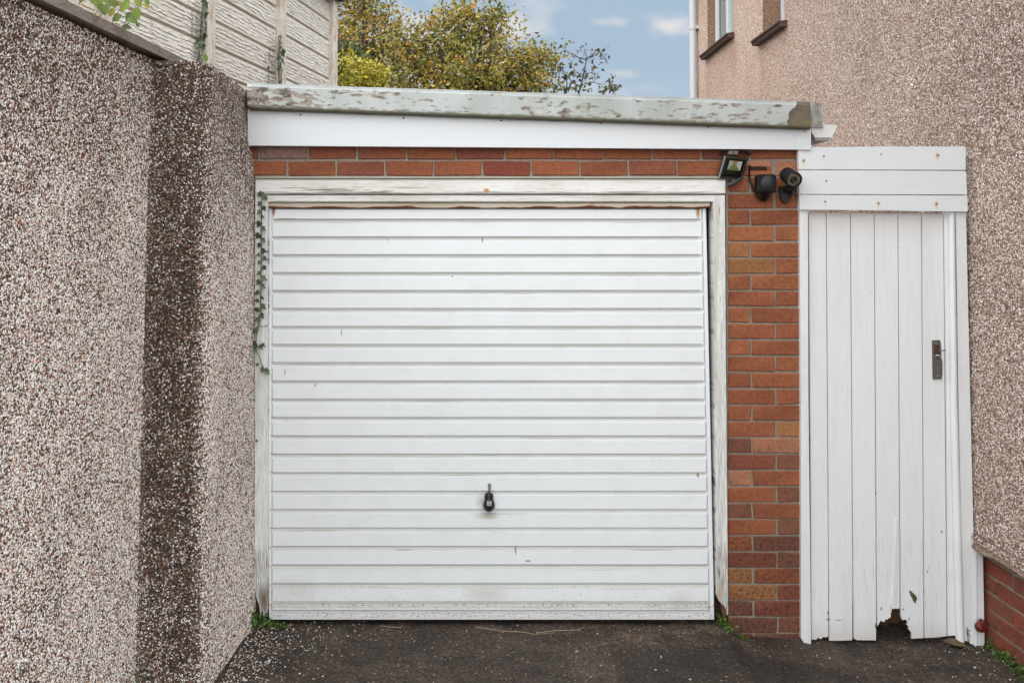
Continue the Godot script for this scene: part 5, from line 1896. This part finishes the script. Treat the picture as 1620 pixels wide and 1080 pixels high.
# crown: blobs [centre, radii]; clumps of leaves near the outside of each, twigs that reach past it
func leafy_tree(called: String, base: Vector3, trunk_r: float, blobs: Array, clumps: int, per: int, leaf: float, spread: float, pal: Array, slim: float, seed_: int, label: String) -> void:
	rng.seed = seed_
	var th := thing(called, base, label, "tree" if called.ends_with("tree") else "shrub")
	var total := 0.0
	for b in blobs:
		total += b[1].x * b[1].y
	var wood := MB.new()
	var mid := Vector3.ZERO
	var low := 99.0
	for b in blobs:
		mid += b[0] / blobs.size()
		low = minf(low, b[0].y - b[1].y)
	var fork := Vector3(lerpf(base.x, mid.x, 0.5), maxf(low, 1.0), lerpf(base.z, mid.z, 0.5))
	wood.tube([base + Vector3.DOWN * 0.2, base.lerp(fork, 0.5) + Vector3(0.06, 0, 0.05), fork], [trunk_r * 1.25, trunk_r, trunk_r * 0.85], 8)
	var where := []
	var tint := PackedColorArray()
	for b in blobs:
		var c: Vector3 = b[0]
		var r: Vector3 = b[1]
		wood.tube([fork, fork.lerp(c, 0.55) + rand_dir() * 0.15, c], [trunk_r * 0.7, trunk_r * 0.42, trunk_r * 0.16], 6)
		var n := int(clumps * r.x * r.y / total)
		for k in n:
			var d := rand_dir()
			var q := c + d * r * pow(rng.randf(), 0.42)
			if k % 3 == 0:
				wood.tube([c.lerp(q, 0.25), c.lerp(q, 0.65) + rand_dir() * 0.08, q], [trunk_r * 0.10, trunk_r * 0.06, trunk_r * 0.03], 4)
			var hue := pick(pal)
			var dens := rng.randf_range(0.45, 1.25)
			var out := (q - c).normalized()
			for j in int(per * dens):
				var at := q + Vector3(rng.randfn(), rng.randfn() * 0.8, rng.randfn()) * spread
				var tone := hue.lerp(pick(pal), 0.45)
				var w := rng.randf_range(0.7, 1.2)
				where.append(Transform3D(any_turn(leaf * rng.randf_range(0.6, 1.25)), at))
				tint.append(Color(tone.r * w, tone.g * w, tone.b * w))
			# a twig with a few leaves past the outline
			if rng.randf() < 0.3:
				var tip := q + (out + Vector3.UP * 0.5 + rand_dir() * 0.5).normalized() * spread * rng.randf_range(1.2, 2.6)
				wood.tube([q, q.lerp(tip, 0.5) + rand_dir() * 0.03, tip], [trunk_r * 0.05, trunk_r * 0.03, trunk_r * 0.015], 4)
				for j in 9:
					where.append(Transform3D(any_turn(leaf * rng.randf_range(0.6, 1.1)), q.lerp(tip, rng.randf_range(0.3, 1.05)) + rand_dir() * spread * 0.18))
					tint.append(hue)
	part("trunk", wood, M.bark, th)
	scatter("crown", leaf_mesh(seed_, slim), M.leaf, where, tint, th)

func far_at(px: float, py: float, d: float) -> Vector3:
	return Vector3((px - PX) / F * d, EYE.y + (390.0 - py) / F * d, EYE.z - d)

func trees() -> void:
	var gold := [[0.28, Color(0.36, 0.27, 0.035)], [0.28, Color(0.24, 0.235, 0.04)], [0.12, Color(0.40, 0.20, 0.025)], [0.20, Color(0.12, 0.15, 0.03)], [0.08, Color(0.48, 0.36, 0.07)], [0.04, Color(0.15, 0.08, 0.03)]]
	var d := 19.0
	var s := d / F
	var blobs := []
	for q in [[735, 75, 95, 70], [690, 60, 55, 45], [762, 40, 55, 45], [815, 95, 65, 55], [850, 118, 40, 45], [660, 110, 75, 55], [760, 120, 80, 50], [700, 150, 120, 50], [830, 160, 70, 50], [780, 20, 30, 26], [725, 22, 30, 28], [860, 90, 20, 26], [636, 62, 30, 34]]:
		blobs.append([far_at(q[0], q[1], d + rng.randf_range(-0.8, 0.8)), Vector3(q[2] * s, q[3] * s, maxf(q[2], q[3]) * s * 0.8)])
	leafy_tree("autumn_tree", Vector3(-0.3, 0, EYE.z - d), 0.17, blobs, 520, 24, 0.055, 0.15, gold, 0.55, 161, "wide golden green autumn tree rising behind the middle of the garage roof")
	d = 22.0
	s = d / F
	blobs = []
	for q in [[560, 20, 60, 60], [590, 60, 60, 40], [530, 80, 50, 60], [610, 40, 30, 40], [575, -30, 60, 50], [625, 95, 40, 35], [600, 120, 60, 50]]:
		blobs.append([far_at(q[0], q[1], d + rng.randf_range(-0.8, 0.8)), Vector3(q[2] * s, q[3] * s, maxf(q[2], q[3]) * s * 0.8)])
	leafy_tree("autumn_tree", Vector3(-3.0, 0, EYE.z - d), 0.2, blobs, 290, 26, 0.056, 0.17, [[0.34, Color(0.37, 0.26, 0.035)], [0.26, Color(0.27, 0.23, 0.035)], [0.16, Color(0.40, 0.19, 0.025)], [0.24, Color(0.14, 0.15, 0.03)]], 0.55, 162, "tall golden brown autumn tree beside the end post of the concrete outbuilding")
	d = 15.6
	s = d / F
	blobs = []
	for q in [[560, 125, 52, 36], [585, 135, 36, 28], [530, 140, 50, 60], [560, 175, 60, 50]]:
		blobs.append([far_at(q[0], q[1], d), Vector3(q[2] * s, q[3] * s, q[2] * s)])
	leafy_tree("variegated_shrub", Vector3(-2.1, 0, EYE.z - d), 0.09, blobs, 300, 26, 0.055, 0.085, [[0.42, Color(0.56, 0.44, 0.035)], [0.28, Color(0.40, 0.38, 0.05)], [0.18, Color(0.10, 0.16, 0.03)], [0.12, Color(0.66, 0.58, 0.18)]], 0.36, 163, "bright yellow variegated shrub at the end of the concrete outbuilding")
	d = 17.0
	s = d / F
	blobs = [[far_at(548, 92, d), Vector3(20 * s, 30 * s, 20 * s)]]
	leafy_tree("evergreen_shrub", Vector3(-2.45, 0, EYE.z - d), 0.07, blobs, 60, 24, 0.05, 0.12, [[0.6, Color(0.05, 0.085, 0.035)], [0.4, Color(0.09, 0.12, 0.05)]], 0.4, 164, "dark green bush standing between yellow shrub and golden tree")
	# the bare young tree in front of the sky
	rng.seed = 165
	d = 13.0
	var bt := thing("sparse_tree", Vector3(far_at(915, 200, d).x, 0, EYE.z - d), "slender nearly bare tree with a few leaves against the blue sky", "tree")
	var wood := MB.new()
	var where := []
	var tint := PackedColorArray()
	var pal := [[0.5, Color(0.06, 0.075, 0.03)], [0.3, Color(0.13, 0.13, 0.045)], [0.2, Color(0.20, 0.14, 0.05)]]
	var leafs := func(at: Vector3, n: int, spread: float) -> void:
		for j in n:
			where.append(Transform3D(any_turn(rng.randf_range(0.024, 0.046)), at + rand_dir() * spread * rng.randf()))
			tint.append(pick(pal))
	var stem := func(list: Array, r0: float, r1: float, leafy: int) -> void:
		var pts := []
		var rads := []
		for i in list.size():
			pts.append(far_at(list[i][0], list[i][1], d + (list[i][2] if list[i].size() > 2 else 0.0)))
			rads.append(lerpf(r0, r1, float(i) / (list.size() - 1)))
		wood.tube(pts, rads, 5)
		for i in range(1, pts.size()):
			for k in leafy:
				var q: Vector3 = pts[i - 1].lerp(pts[i], rng.randf())
				var tip: Vector3 = q + (rand_dir() + Vector3(0, 0.2, 0)) * rng.randf_range(0.05, 0.17)
				wood.tube([q, tip], [0.003, 0.0015], 3)
				leafs.call(tip, 1 + rng.randi() % 3, 0.05)
	wood.tube([bt.position + Vector3.DOWN * 0.2, far_at(912, 200, d)], [0.05, 0.03], 7)
	stem.call([[912, 200], [917, 143], [920, 135], [924, 116], [928, 98], [929, 90]], 0.017, 0.006, 2)
	stem.call([[912, 200], [896, 144], [898, 130], [894, 118], [884, 108]], 0.014, 0.004, 4)
	stem.call([[929, 92], [938, 85, 0.2], [945, 78, 0.3], [952, 82, 0.3], [960, 95, 0.3], [963, 100, 0.3]], 0.009, 0.003, 3)
	stem.call([[929, 92], [916, 90, -0.2], [908, 84, -0.2], [897, 81, -0.3], [892, 76, -0.3]], 0.009, 0.003, 3)
	stem.call([[930, 90], [926, 80, 0.1], [926, 75, 0.1]], 0.006, 0.003, 2)
	stem.call([[919, 137], [905, 128, 0.3], [893, 112, 0.3], [886, 104, 0.4], [880, 96, 0.4]], 0.011, 0.003, 4)
	stem.call([[924, 116], [935, 114, -0.3], [945, 115, -0.3], [950, 122, -0.3]], 0.007, 0.003, 3)
	stem.call([[920, 133], [935, 129, 0.2], [945, 130, 0.2], [953, 134, 0.2]], 0.009, 0.003, 3)
	stem.call([[917, 145], [905, 138, 0.3], [890, 136, 0.4], [884, 130, 0.4]], 0.009, 0.003, 5)
	stem.call([[912, 190], [945, 160, 0.3], [962, 140, 0.3], [968, 132, 0.3], [977, 142, 0.3]], 0.012, 0.003, 5)
	stem.call([[924, 118], [912, 112, 0.2], [904, 102, 0.2]], 0.006, 0.003, 3)
	for q in [[965, 138], [970, 140], [960, 139], [972, 145], [880, 138], [888, 140], [884, 104], [900, 138], [911, 139], [931, 142]]:
		leafs.call(far_at(q[0], q[1], d), 9, 0.07)
	part("trunk", wood, M.twig, bt)
	scatter("crown", leaf_mesh(5, 0.5), M.leaf, where, tint, bt)

# ---------- ivy and other plants ----------
# a lobed ivy leaf or a plain pointed leaf, one unit long, stalk at the origin, face to +z
func leaf_shape(lobed: bool) -> ArrayMesh:
	var mb := MB.new()
	var edge := []
	if lobed:
		edge = [Vector2(0, 0.02), Vector2(0.20, -0.14), Vector2(0.42, -0.06), Vector2(0.34, 0.16), Vector2(0.55, 0.38), Vector2(0.24, 0.46), Vector2(0, 1.0)]
	else:
		edge = [Vector2(0, 0), Vector2(0.16, 0.06), Vector2(0.31, 0.25), Vector2(0.335, 0.45), Vector2(0.26, 0.68), Vector2(0.11, 0.88), Vector2(0, 1.0)]
	for s in [-1.0, 1.0]:
		for i in edge.size() - 1:
			var a := Vector3(edge[i].x * s, edge[i].y, edge[i].x * 0.28 - edge[i].y * edge[i].y * 0.12)
			var b := Vector3(edge[i + 1].x * s, edge[i + 1].y, edge[i + 1].x * 0.28 - edge[i + 1].y * edge[i + 1].y * 0.12)
			var mid := Vector3(0, 0.42, -0.03)
			mb.tri(mid, a, b, Vector3(0, 0, 1))
	return mb.mesh()

func put_leaf(th: Node3D, mesh: Mesh, m: Material, at: Vector3, nrm: Vector3, down: Vector3, size: float) -> void:
	var z := nrm.normalized()
	var y := (down - z * down.dot(z)).normalized()
	var o := part("leaf", mesh, m, th)
	o.transform = th.transform.affine_inverse() * Transform3D(Basis(y.cross(z) * size, y * size, z * size), at)

func ivy_on(called: String, path: Array, size: float, gap: float, mats: Array, nrm: Vector3, label: String, group: String, wide: float) -> Node3D:
	var th := thing(called, path[path.size() - 1], label, "ivy", group)
	var st := MB.new()
	st.tube(path, [size * 0.045, size * 0.07], 5)
	part("stem", st, M.vine, th)
	var mesh := leaf_shape(true)
	var run := 0.0
	var side := 1.0
	for i in path.size() - 1:
		var seg: Vector3 = path[i + 1] - path[i]
		var l := seg.length()
		while run < l:
			var at: Vector3 = path[i] + seg * (run / l)
			side = -side
			var right := nrm.cross(Vector3.UP).normalized() * -1.0
			var out: Vector3 = right * side * rng.randf_range(0.5, 1.1) + Vector3.DOWN * rng.randf_range(0.1, 0.9)
			put_leaf(th, mesh, mats[rng.randi() % mats.size()], at + right * side * size * rng.randf_range(0.05, 0.25) * wide + nrm * size * rng.randf_range(0.1, 0.35), nrm + rand_dir() * 0.45, out, size * rng.randf_range(0.65, 1.2))
			run += gap * rng.randf_range(0.6, 1.4)
		run -= l
	return th

func climbers() -> void:
	rng.seed = 171
	var greens := []
	for c in [Color(0.045, 0.075, 0.03), Color(0.06, 0.095, 0.045), Color(0.035, 0.06, 0.028), Color(0.085, 0.115, 0.05)]:
		var m := std(c, 0.42)
		m.backlight_enabled = true
		m.backlight = Color(0.25, 0.25, 0.25)
		greens.append(m)
	var z := 0.03
	var path := []
	for q in [[414.5, 306], [413.6, 330], [413.0, 360], [413.2, 400], [412.6, 440], [412.2, 470], [411.6, 490], [410.6, 508]]:
		path.append(pt(q[0], q[1], z))
	var iv := ivy_on("ivy", path, 0.031, 0.0215, greens, Vector3(0, 0, 1), "dark green ivy trail hanging down the left jamb of the garage door", "", 1.0)
	var st := MB.new()
	var tail := []
	for q in [[410.6, 508], [408.5, 516], [406, 527], [404.0, 546], [406, 556], [410, 563], [412, 572], [416, 580], [419, 585]]:
		tail.append(pt(q[0], q[1], z + 0.004))
	st.tube(tail, [0.0022, 0.0016], 5)
	st.tube([pt(408.6, 516, z), pt(415, 516.5, z + 0.004), pt(423, 514.5, z + 0.01)], [0.0016], 5)
	part("stem", st, M.vine, iv)
	var lm := leaf_shape(true)
	for q in [[400, 521, -0.5, 0.032], [396, 526, -0.9, 0.03], [403, 519, 0.3, 0.026], [400, 539, -0.6, 0.034], [402, 545, 0.2, 0.036], [397, 545, -0.8, 0.027], [410, 546, 0.9, 0.024], [414, 544, 1.2, 0.02], [408, 575, -0.6, 0.017], [419, 583, 0.3, 0.026], [421, 587, 0.9, 0.024], [416, 582, -0.7, 0.023], [414, 304, -0.4, 0.024], [418, 308, 0.8, 0.022], [405, 696, 0.8, 0.012]]:
		put_leaf(iv, lm, greens[rng.randi() % 4], pt(q[0], q[1], z + 0.008), Vector3(0, 0.25, 1) + rand_dir() * 0.35, Vector3(q[2], -1, 0), q[3] * 1.1)
	# ivy up the posts of the outbuilding; its wall faces right
	var nn := Vector3(0.9796, 0, 0.2008)
	for q in [[[[318, -5, 9.62], [316, 30, 9.62], [313, 60, 9.62], [312, 92, 9.62]], 0.10, 0.045, "thick ivy trail climbing the left post of the concrete outbuilding"], [[[438, 54, 11.5], [440, 75, 11.5], [438, 100, 11.5], [440, 129, 11.5]], 0.10, 0.05, "ivy trail climbing the middle post of the concrete outbuilding"], [[[381, 68, 10.75], [381, 90, 10.75], [380, 115, 10.75]], 0.05, 0.055, "thin ivy shoot on the panels just right of the left outbuilding post"], [[[424, 75, 11.3], [423.5, 100, 11.3], [422, 128, 11.3]], 0.05, 0.06, "thin ivy shoot on the panels just left of the middle outbuilding post"]]:
		var pts := []
		for p in q[0]:
			pts.append(far_at(p[0], p[1], p[2] - 0.06) + nn * 0.0)
		var low: Vector3 = pts[pts.size() - 1]
		pts.append(Vector3(low.x, low.y - 0.35, low.z))
		ivy_on("ivy", pts, q[1], q[2], greens, nn, q[3], "ivy trails on the outbuilding", 0.9)
	# leafy shoots that lean over the coping
	rng.seed = 172
	var lime := []
	for c in [Color(0.14, 0.19, 0.015), Color(0.09, 0.15, 0.02), Color(0.24, 0.22, 0.02), Color(0.065, 0.11, 0.018), Color(0.26, 0.14, 0.03)]:
		var m := std(c * Color(0.85, 0.85, 0.5), 0.8)
		m.backlight_enabled = true
		m.backlight = Color(0.35, 0.35, 0.35)
		lime.append(m)
	var d := 3.15
	var b0 := far_at(150, 80, d)
	var bu := thing("leafy_shoots", Vector3(b0.x - 0.1, 0, b0.z), "yellow green leafy shoots leaning over the coping of the pebbledash wall", "plant")
	var sw := MB.new()
	var root := Vector3(b0.x - 0.55, 0.0, b0.z - 0.1)
	var plain := leaf_shape(false)
	for tip in [[222, -4, 3.25], [205, 14, 3.3], [175, -14, 3.2], [135, -26, 3.1], [190, 4, 3.25], [160, -6, 3.2], [120, -40, 3.1]]:
		var e := far_at(tip[0], tip[1], tip[2])
		var s := root.lerp(e, 0.8) + Vector3(-0.12, 0.1, 0)
		sw.tube([root, Vector3(s.x - 0.02, s.y * 0.6, s.z), s, e], [0.006, 0.004, 0.0022, 0.0012], 6)
		for k in 4:
			var at: Vector3 = s.lerp(e, 0.55 + 0.15 * k)
			put_leaf(bu, plain, lime[rng.randi() % 5], at, Vector3(0.3, 0.5, 0.8) + rand_dir() * 0.5, Vector3(rng.randf_range(-0.6, 1), -0.2, 0) + rand_dir() * 0.5, rng.randf_range(0.025, 0.045))
	for q in [[152, 14, 1, 0.055], [166, 14, 3, 0.05], [196, 12, 0, 0.06], [210, 20, 0, 0.055], [200, 36, 1, 0.055], [183, 30, 1, 0.05], [176, 22, 2, 0.04], [222, 14, 2, 0.035], [227, 7, 1, 0.03], [140, 2, 1, 0.05], [128, 0, 2, 0.04], [212, 5, 0, 0.05], [190, 3, 0, 0.045], [180, 10, 4, 0.03], [212, 46, 1, 0.02], [145, 8, 0, 0.05], [158, 4, 1, 0.045], [170, 4, 0, 0.05], [204, 28, 3, 0.05]]:
		put_leaf(bu, plain, lime[q[2]], far_at(q[0], q[1] - 11, d + rng.randf_range(-0.05, 0.08)), Vector3(0.25, 0.35, 1) + rand_dir() * 0.4, Vector3(rng.randf_range(-0.5, 0.9), -0.8, 0.1), q[3] * 0.85)
	part("stem", sw, M.vine, bu)
	# a lone leaf behind the dark return
	var ll := MeshInstance3D.new()
	ll.mesh = plain
	ll.name = numbered("leaf")
	ll.set_surface_override_material(0, lime[1])
	ll.transform = Transform3D(Basis(Vector3(0.028, 0.012, 0), Vector3(-0.012, 0.034, 0), Vector3(0, 0, 0.03)), pt(327, 97, 0.45))
	add_child(ll)
	tag(ll, "single lime green leaf showing above the dark wall return", "leaf")
	weeds()

func weed_clump(label: String, spots: Array, count: int, seed_: int) -> void:
	rng.seed = seed_
	var mb := MB.new()
	for k in count:
		var s: Array = spots[rng.randi() % spots.size()]
		var at: Vector3 = s[0] + Vector3(rng.randfn() * s[1], 0, rng.randfn() * s[1] * 0.6)
		at.y += absf(rng.randfn()) * s[2]
		var b := any_turn(rng.randf_range(0.0035, 0.0075))
		if b.z.y < 0:
			b = Basis(b.x, -b.y, -b.z)
		mb.xf = Transform3D(b, at)
		var w := rng.randf_range(0.7, 1.25)
		mb.col = Color(0.065 * w, 0.13 * w, 0.02) if rng.randf() < 0.7 else Color(0.13 * w, 0.18 * w, 0.035)
		var p := []
		for i in 6:
			p.append(Vector3(cos(TAU * i / 6.0), sin(TAU * i / 6.0) * 1.1, 0.15))
		for i in 6:
			mb.tri(Vector3.ZERO, p[i], p[(i + 1) % 6], Vector3(0, 0, 1))
	var o := part("weeds", mb, M.leaf)
	tag(o, label, "weeds", "", "stuff")

func weeds() -> void:
	var g := func(px: float, py: float, z: float) -> Vector3: return Vector3(pt(px, py, z).x, ground_height(pt(px, py, z).x, z) + 0.004, z)
	weed_clump("low green weeds at the foot of the left door jamb", [[g.call(405, 985, 0.03), 0.016, 0.030], [g.call(414, 985, 0.045), 0.02, 0.022], [g.call(428, 985, 0.06), 0.02, 0.014], [g.call(440, 985, 0.055), 0.016, 0.008], [g.call(398, 985, 0.06), 0.010, 0.03]], 420, 181)
	weed_clump("small green weeds between the right door jamb and brick pillar", [[g.call(1141, 990, 0.03), 0.012, 0.022], [g.call(1148, 998, 0.035), 0.014, 0.014], [g.call(1154, 1000, 0.05), 0.008, 0.008]], 220, 182)
	weed_clump("tiny green sprout at the foot of the brick pillar", [[g.call(1171, 1008, 0.03), 0.007, 0.006], [g.call(1180, 1008, 0.03), 0.006, 0.005]], 34, 183)
	var pl := []
	for k in 9:
		var zz := 0.06 + 0.075 * k
		pl.append([Vector3(HX + 0.035 - 0.004 * k, ground_height(HX, zz) + 0.004, zz), 0.017, 0.022 - 0.0012 * k])
	weed_clump("green weeds along the foot of the house plinth", pl, 620, 184)

# ---------- litter ----------
func litter() -> void:
	rng.seed = 191
	# pale chips off the walls
	var where := []
	var tint := PackedColorArray()
	var pal := [[0.6, Color(0.78, 0.74, 0.70)], [0.25, Color(0.60, 0.48, 0.40)], [0.15, Color(0.42, 0.26, 0.17)]]
	for k in 1500:
		var x: float
		var z: float
		if k < 900:
			# the drift at the foot of the left wall
			z = rng.randf_range(-0.0, 0.75)
			x = -1.0 + absf(rng.randfn()) * lerpf(0.22, 0.07, clampf(z / 0.6, 0.0, 1.0)) * (1.0 if rng.randf() < 0.75 else 2.0)
		elif k < 1080:
			z = rng.randf_range(0.03, 1.3)
			x = HX + 0.03 - absf(rng.randfn()) * 0.11
		else:
			x = rng.randf_range(-1.0, 2.3)
			z = rng.randf_range(0.035, 1.5)
			if rng.randf() < 0.45 and x > -0.4:
				continue
		if x < -1.02 or x > HX + 0.05:
			continue
		var s := rng.randf_range(0.0016, 0.0046) * (1.0 if rng.randf() < 0.9 else 1.5)
		where.append(bed(Vector3(x, ground_height(x, z) + 0.004 + s * 0.3, z), Vector3.UP, s))
		var c := pick(pal)
		tint.append(c)
	var ch := scatter("stone_chips", chip(9), M.pebble, where, tint, self)
	tag(ch, "pale stone chips shed by the pebbledash onto the tarmac", "stone chips", "", "stuff")
	# dry stems by the door
	var labels := ["long curved dry grass stem lying before the garage door", "short straight dry straw lying just right of the curved stem", "short dry straw close under the door's bottom rail"]
	var runs := [[[752, 985, 0.06], [790, 994, 0.10], [830, 1002, 0.13], [846, 1003, 0.14], [878, 999, 0.12]], [[848, 1002, 0.13], [880, 998, 0.11], [904, 995, 0.10], [918, 996.5, 0.10], [926, 989, 0.07]], [[602, 985, 0.05], [620, 988, 0.065], [634, 989, 0.07], [637, 985.5, 0.06]]]
	for k in 3:
		var pts := []
		for q in runs[k]:
			var p := pt(q[0], q[1], q[2])
			pts.append(Vector3(p.x, ground_height(p.x, q[2]) + 0.010 + 0.004 * sin(q[0]), q[2]))
		var mb := MB.new()
		mb.tube(pts, [0.0020, 0.0018, 0.0016, 0.0014, 0.001], 5)
		if k < 2:
			var e: Vector3 = pts[3]
			mb.tube([e, e + Vector3(-0.012, 0.006, 0.03)], [0.0014, 0.0008], 4)
		var o := part("dry_stem", mb, M.straw)
		tag(o, labels[k], "straw", "dry stems before the garage door")
	# blades at the foot of the dark return
	var bl := thing("grass_tuft", Vector3(-1.2, 0, 0.72), "green blade and dry stalks at the foot of the dark wall return", "grass")
	var b1 := MB.new()
	var c0 := pt(216, 1092, 0.80)
	b1.tube([c0, pt(219, 1062, 0.79), pt(226, 1043, 0.78)], [0.008, 0.010, 0.003], 6, 0.3)
	b1.tube([c0 + Vector3(0.006, 0, 0), pt(226, 1072, 0.80), pt(232, 1076, 0.82)], [0.006, 0.005, 0.002], 6, 0.3)
	part("blade", b1, std(Color(0.055, 0.12, 0.03), 0.5), bl)
	var b2 := MB.new()
	b2.tube([pt(202, 1085, 0.80), pt(212, 1050, 0.78), pt(220, 1022, 0.76)], [0.0018, 0.0015, 0.001], 5)
	b2.tube([pt(238, 1050, 0.76), pt(247, 1066, 0.78), pt(255, 1082, 0.80)], [0.0016, 0.0014, 0.001], 5)
	part("stalk", b2, std(Color(0.22, 0.15, 0.09), 0.8), bl)
	# leaf stuck on the plank door
	var lf := MB.new()
	lf.prism(face_poly([[1438.8, 935.6], [1441.4, 934.0], [1444.4, 937.2], [1449.0, 941.0], [1450.8, 944.6], [1451.8, 947.6], [1449.4, 950.0], [1449.6, 954.4], [1446.0, 951.4], [1443.4, 945.0], [1441.0, 941.4], [1440.4, 937.6]], -0.003), -0.0055, -0.0022)
	var lo := part("leaf", lf, std(Color(0.105, 0.115, 0.025), 0.7, M.rot.albedo_texture, 8.0))
	tag(lo, "withered olive leaf stuck low on the white plank door", "leaf")
	# fallen brown leaf under the right side of the door
	var fl := MB.new()
	var f0 := pt(1490, 1009, 0.0)
	var gy := ground_height(f0.x + 0.05, 0.03) + 0.006
	var ring := [Vector3(f0.x, gy + 0.016, 0.01), Vector3(f0.x + 0.03, gy + 0.010, 0.045), Vector3(f0.x + 0.075, gy + 0.006, 0.055), Vector3(f0.x + 0.095, gy + 0.004, 0.045), Vector3(f0.x + 0.075, gy + 0.024, 0.012), Vector3(f0.x + 0.04, gy + 0.024, 0.0)]
	var mid := Vector3(f0.x + 0.05, gy + 0.017, 0.028)
	for i in 6:
		fl.tri(mid, ring[i], ring[(i + 1) % 6], Vector3(0, 1, 0.4))
	fl.tube([ring[3], ring[3] + Vector3(0.004, 0.004, 0.02), ring[3] + Vector3(0.008, 0.002, 0.045)], [0.0022, 0.0018], 5)
	var fo := part("leaf", fl, std(Color(0.13, 0.10, 0.045), 0.7, M.rot.albedo_texture, 6.0))
	tag(fo, "fallen dry brown leaf under the right foot of the plank door", "leaf")
	# crumpled dark red leaf caught at the foot of the frame
	rng.seed = 192
	var rd := MB.new()
	var rc := pt(1553.5, 990, 0.045)
	var rings := []
	for i in 7:
		var r := []
		var la := -PI / 2 + PI * i / 6.0
		for k in 10:
			var lo2 := TAU * k / 10.0
			var rr := 0.028 * (0.75 + 0.45 * rng.randf())
			r.append(rc + Vector3(cos(lo2) * cos(la) * rr * 0.95, sin(la) * rr * 1.05, sin(lo2) * cos(la) * rr * 0.7))
		rings.append(r)
	for i in 6:
		for k in 10:
			var j := (k + 1) % 10
			rd.quad(rings[i][k], rings[i][j], rings[i + 1][j], rings[i + 1][k], (rings[i][k] + rings[i + 1][j]) / 2.0 - rc)
	var ro := part("crumpled_leaf", rd, std(Color(0.18, 0.018, 0.016), 0.6, M.rot.albedo_texture, 8.0))
	tag(ro, "crumpled dark red leaf caught between door frame and brick plinth", "leaf")
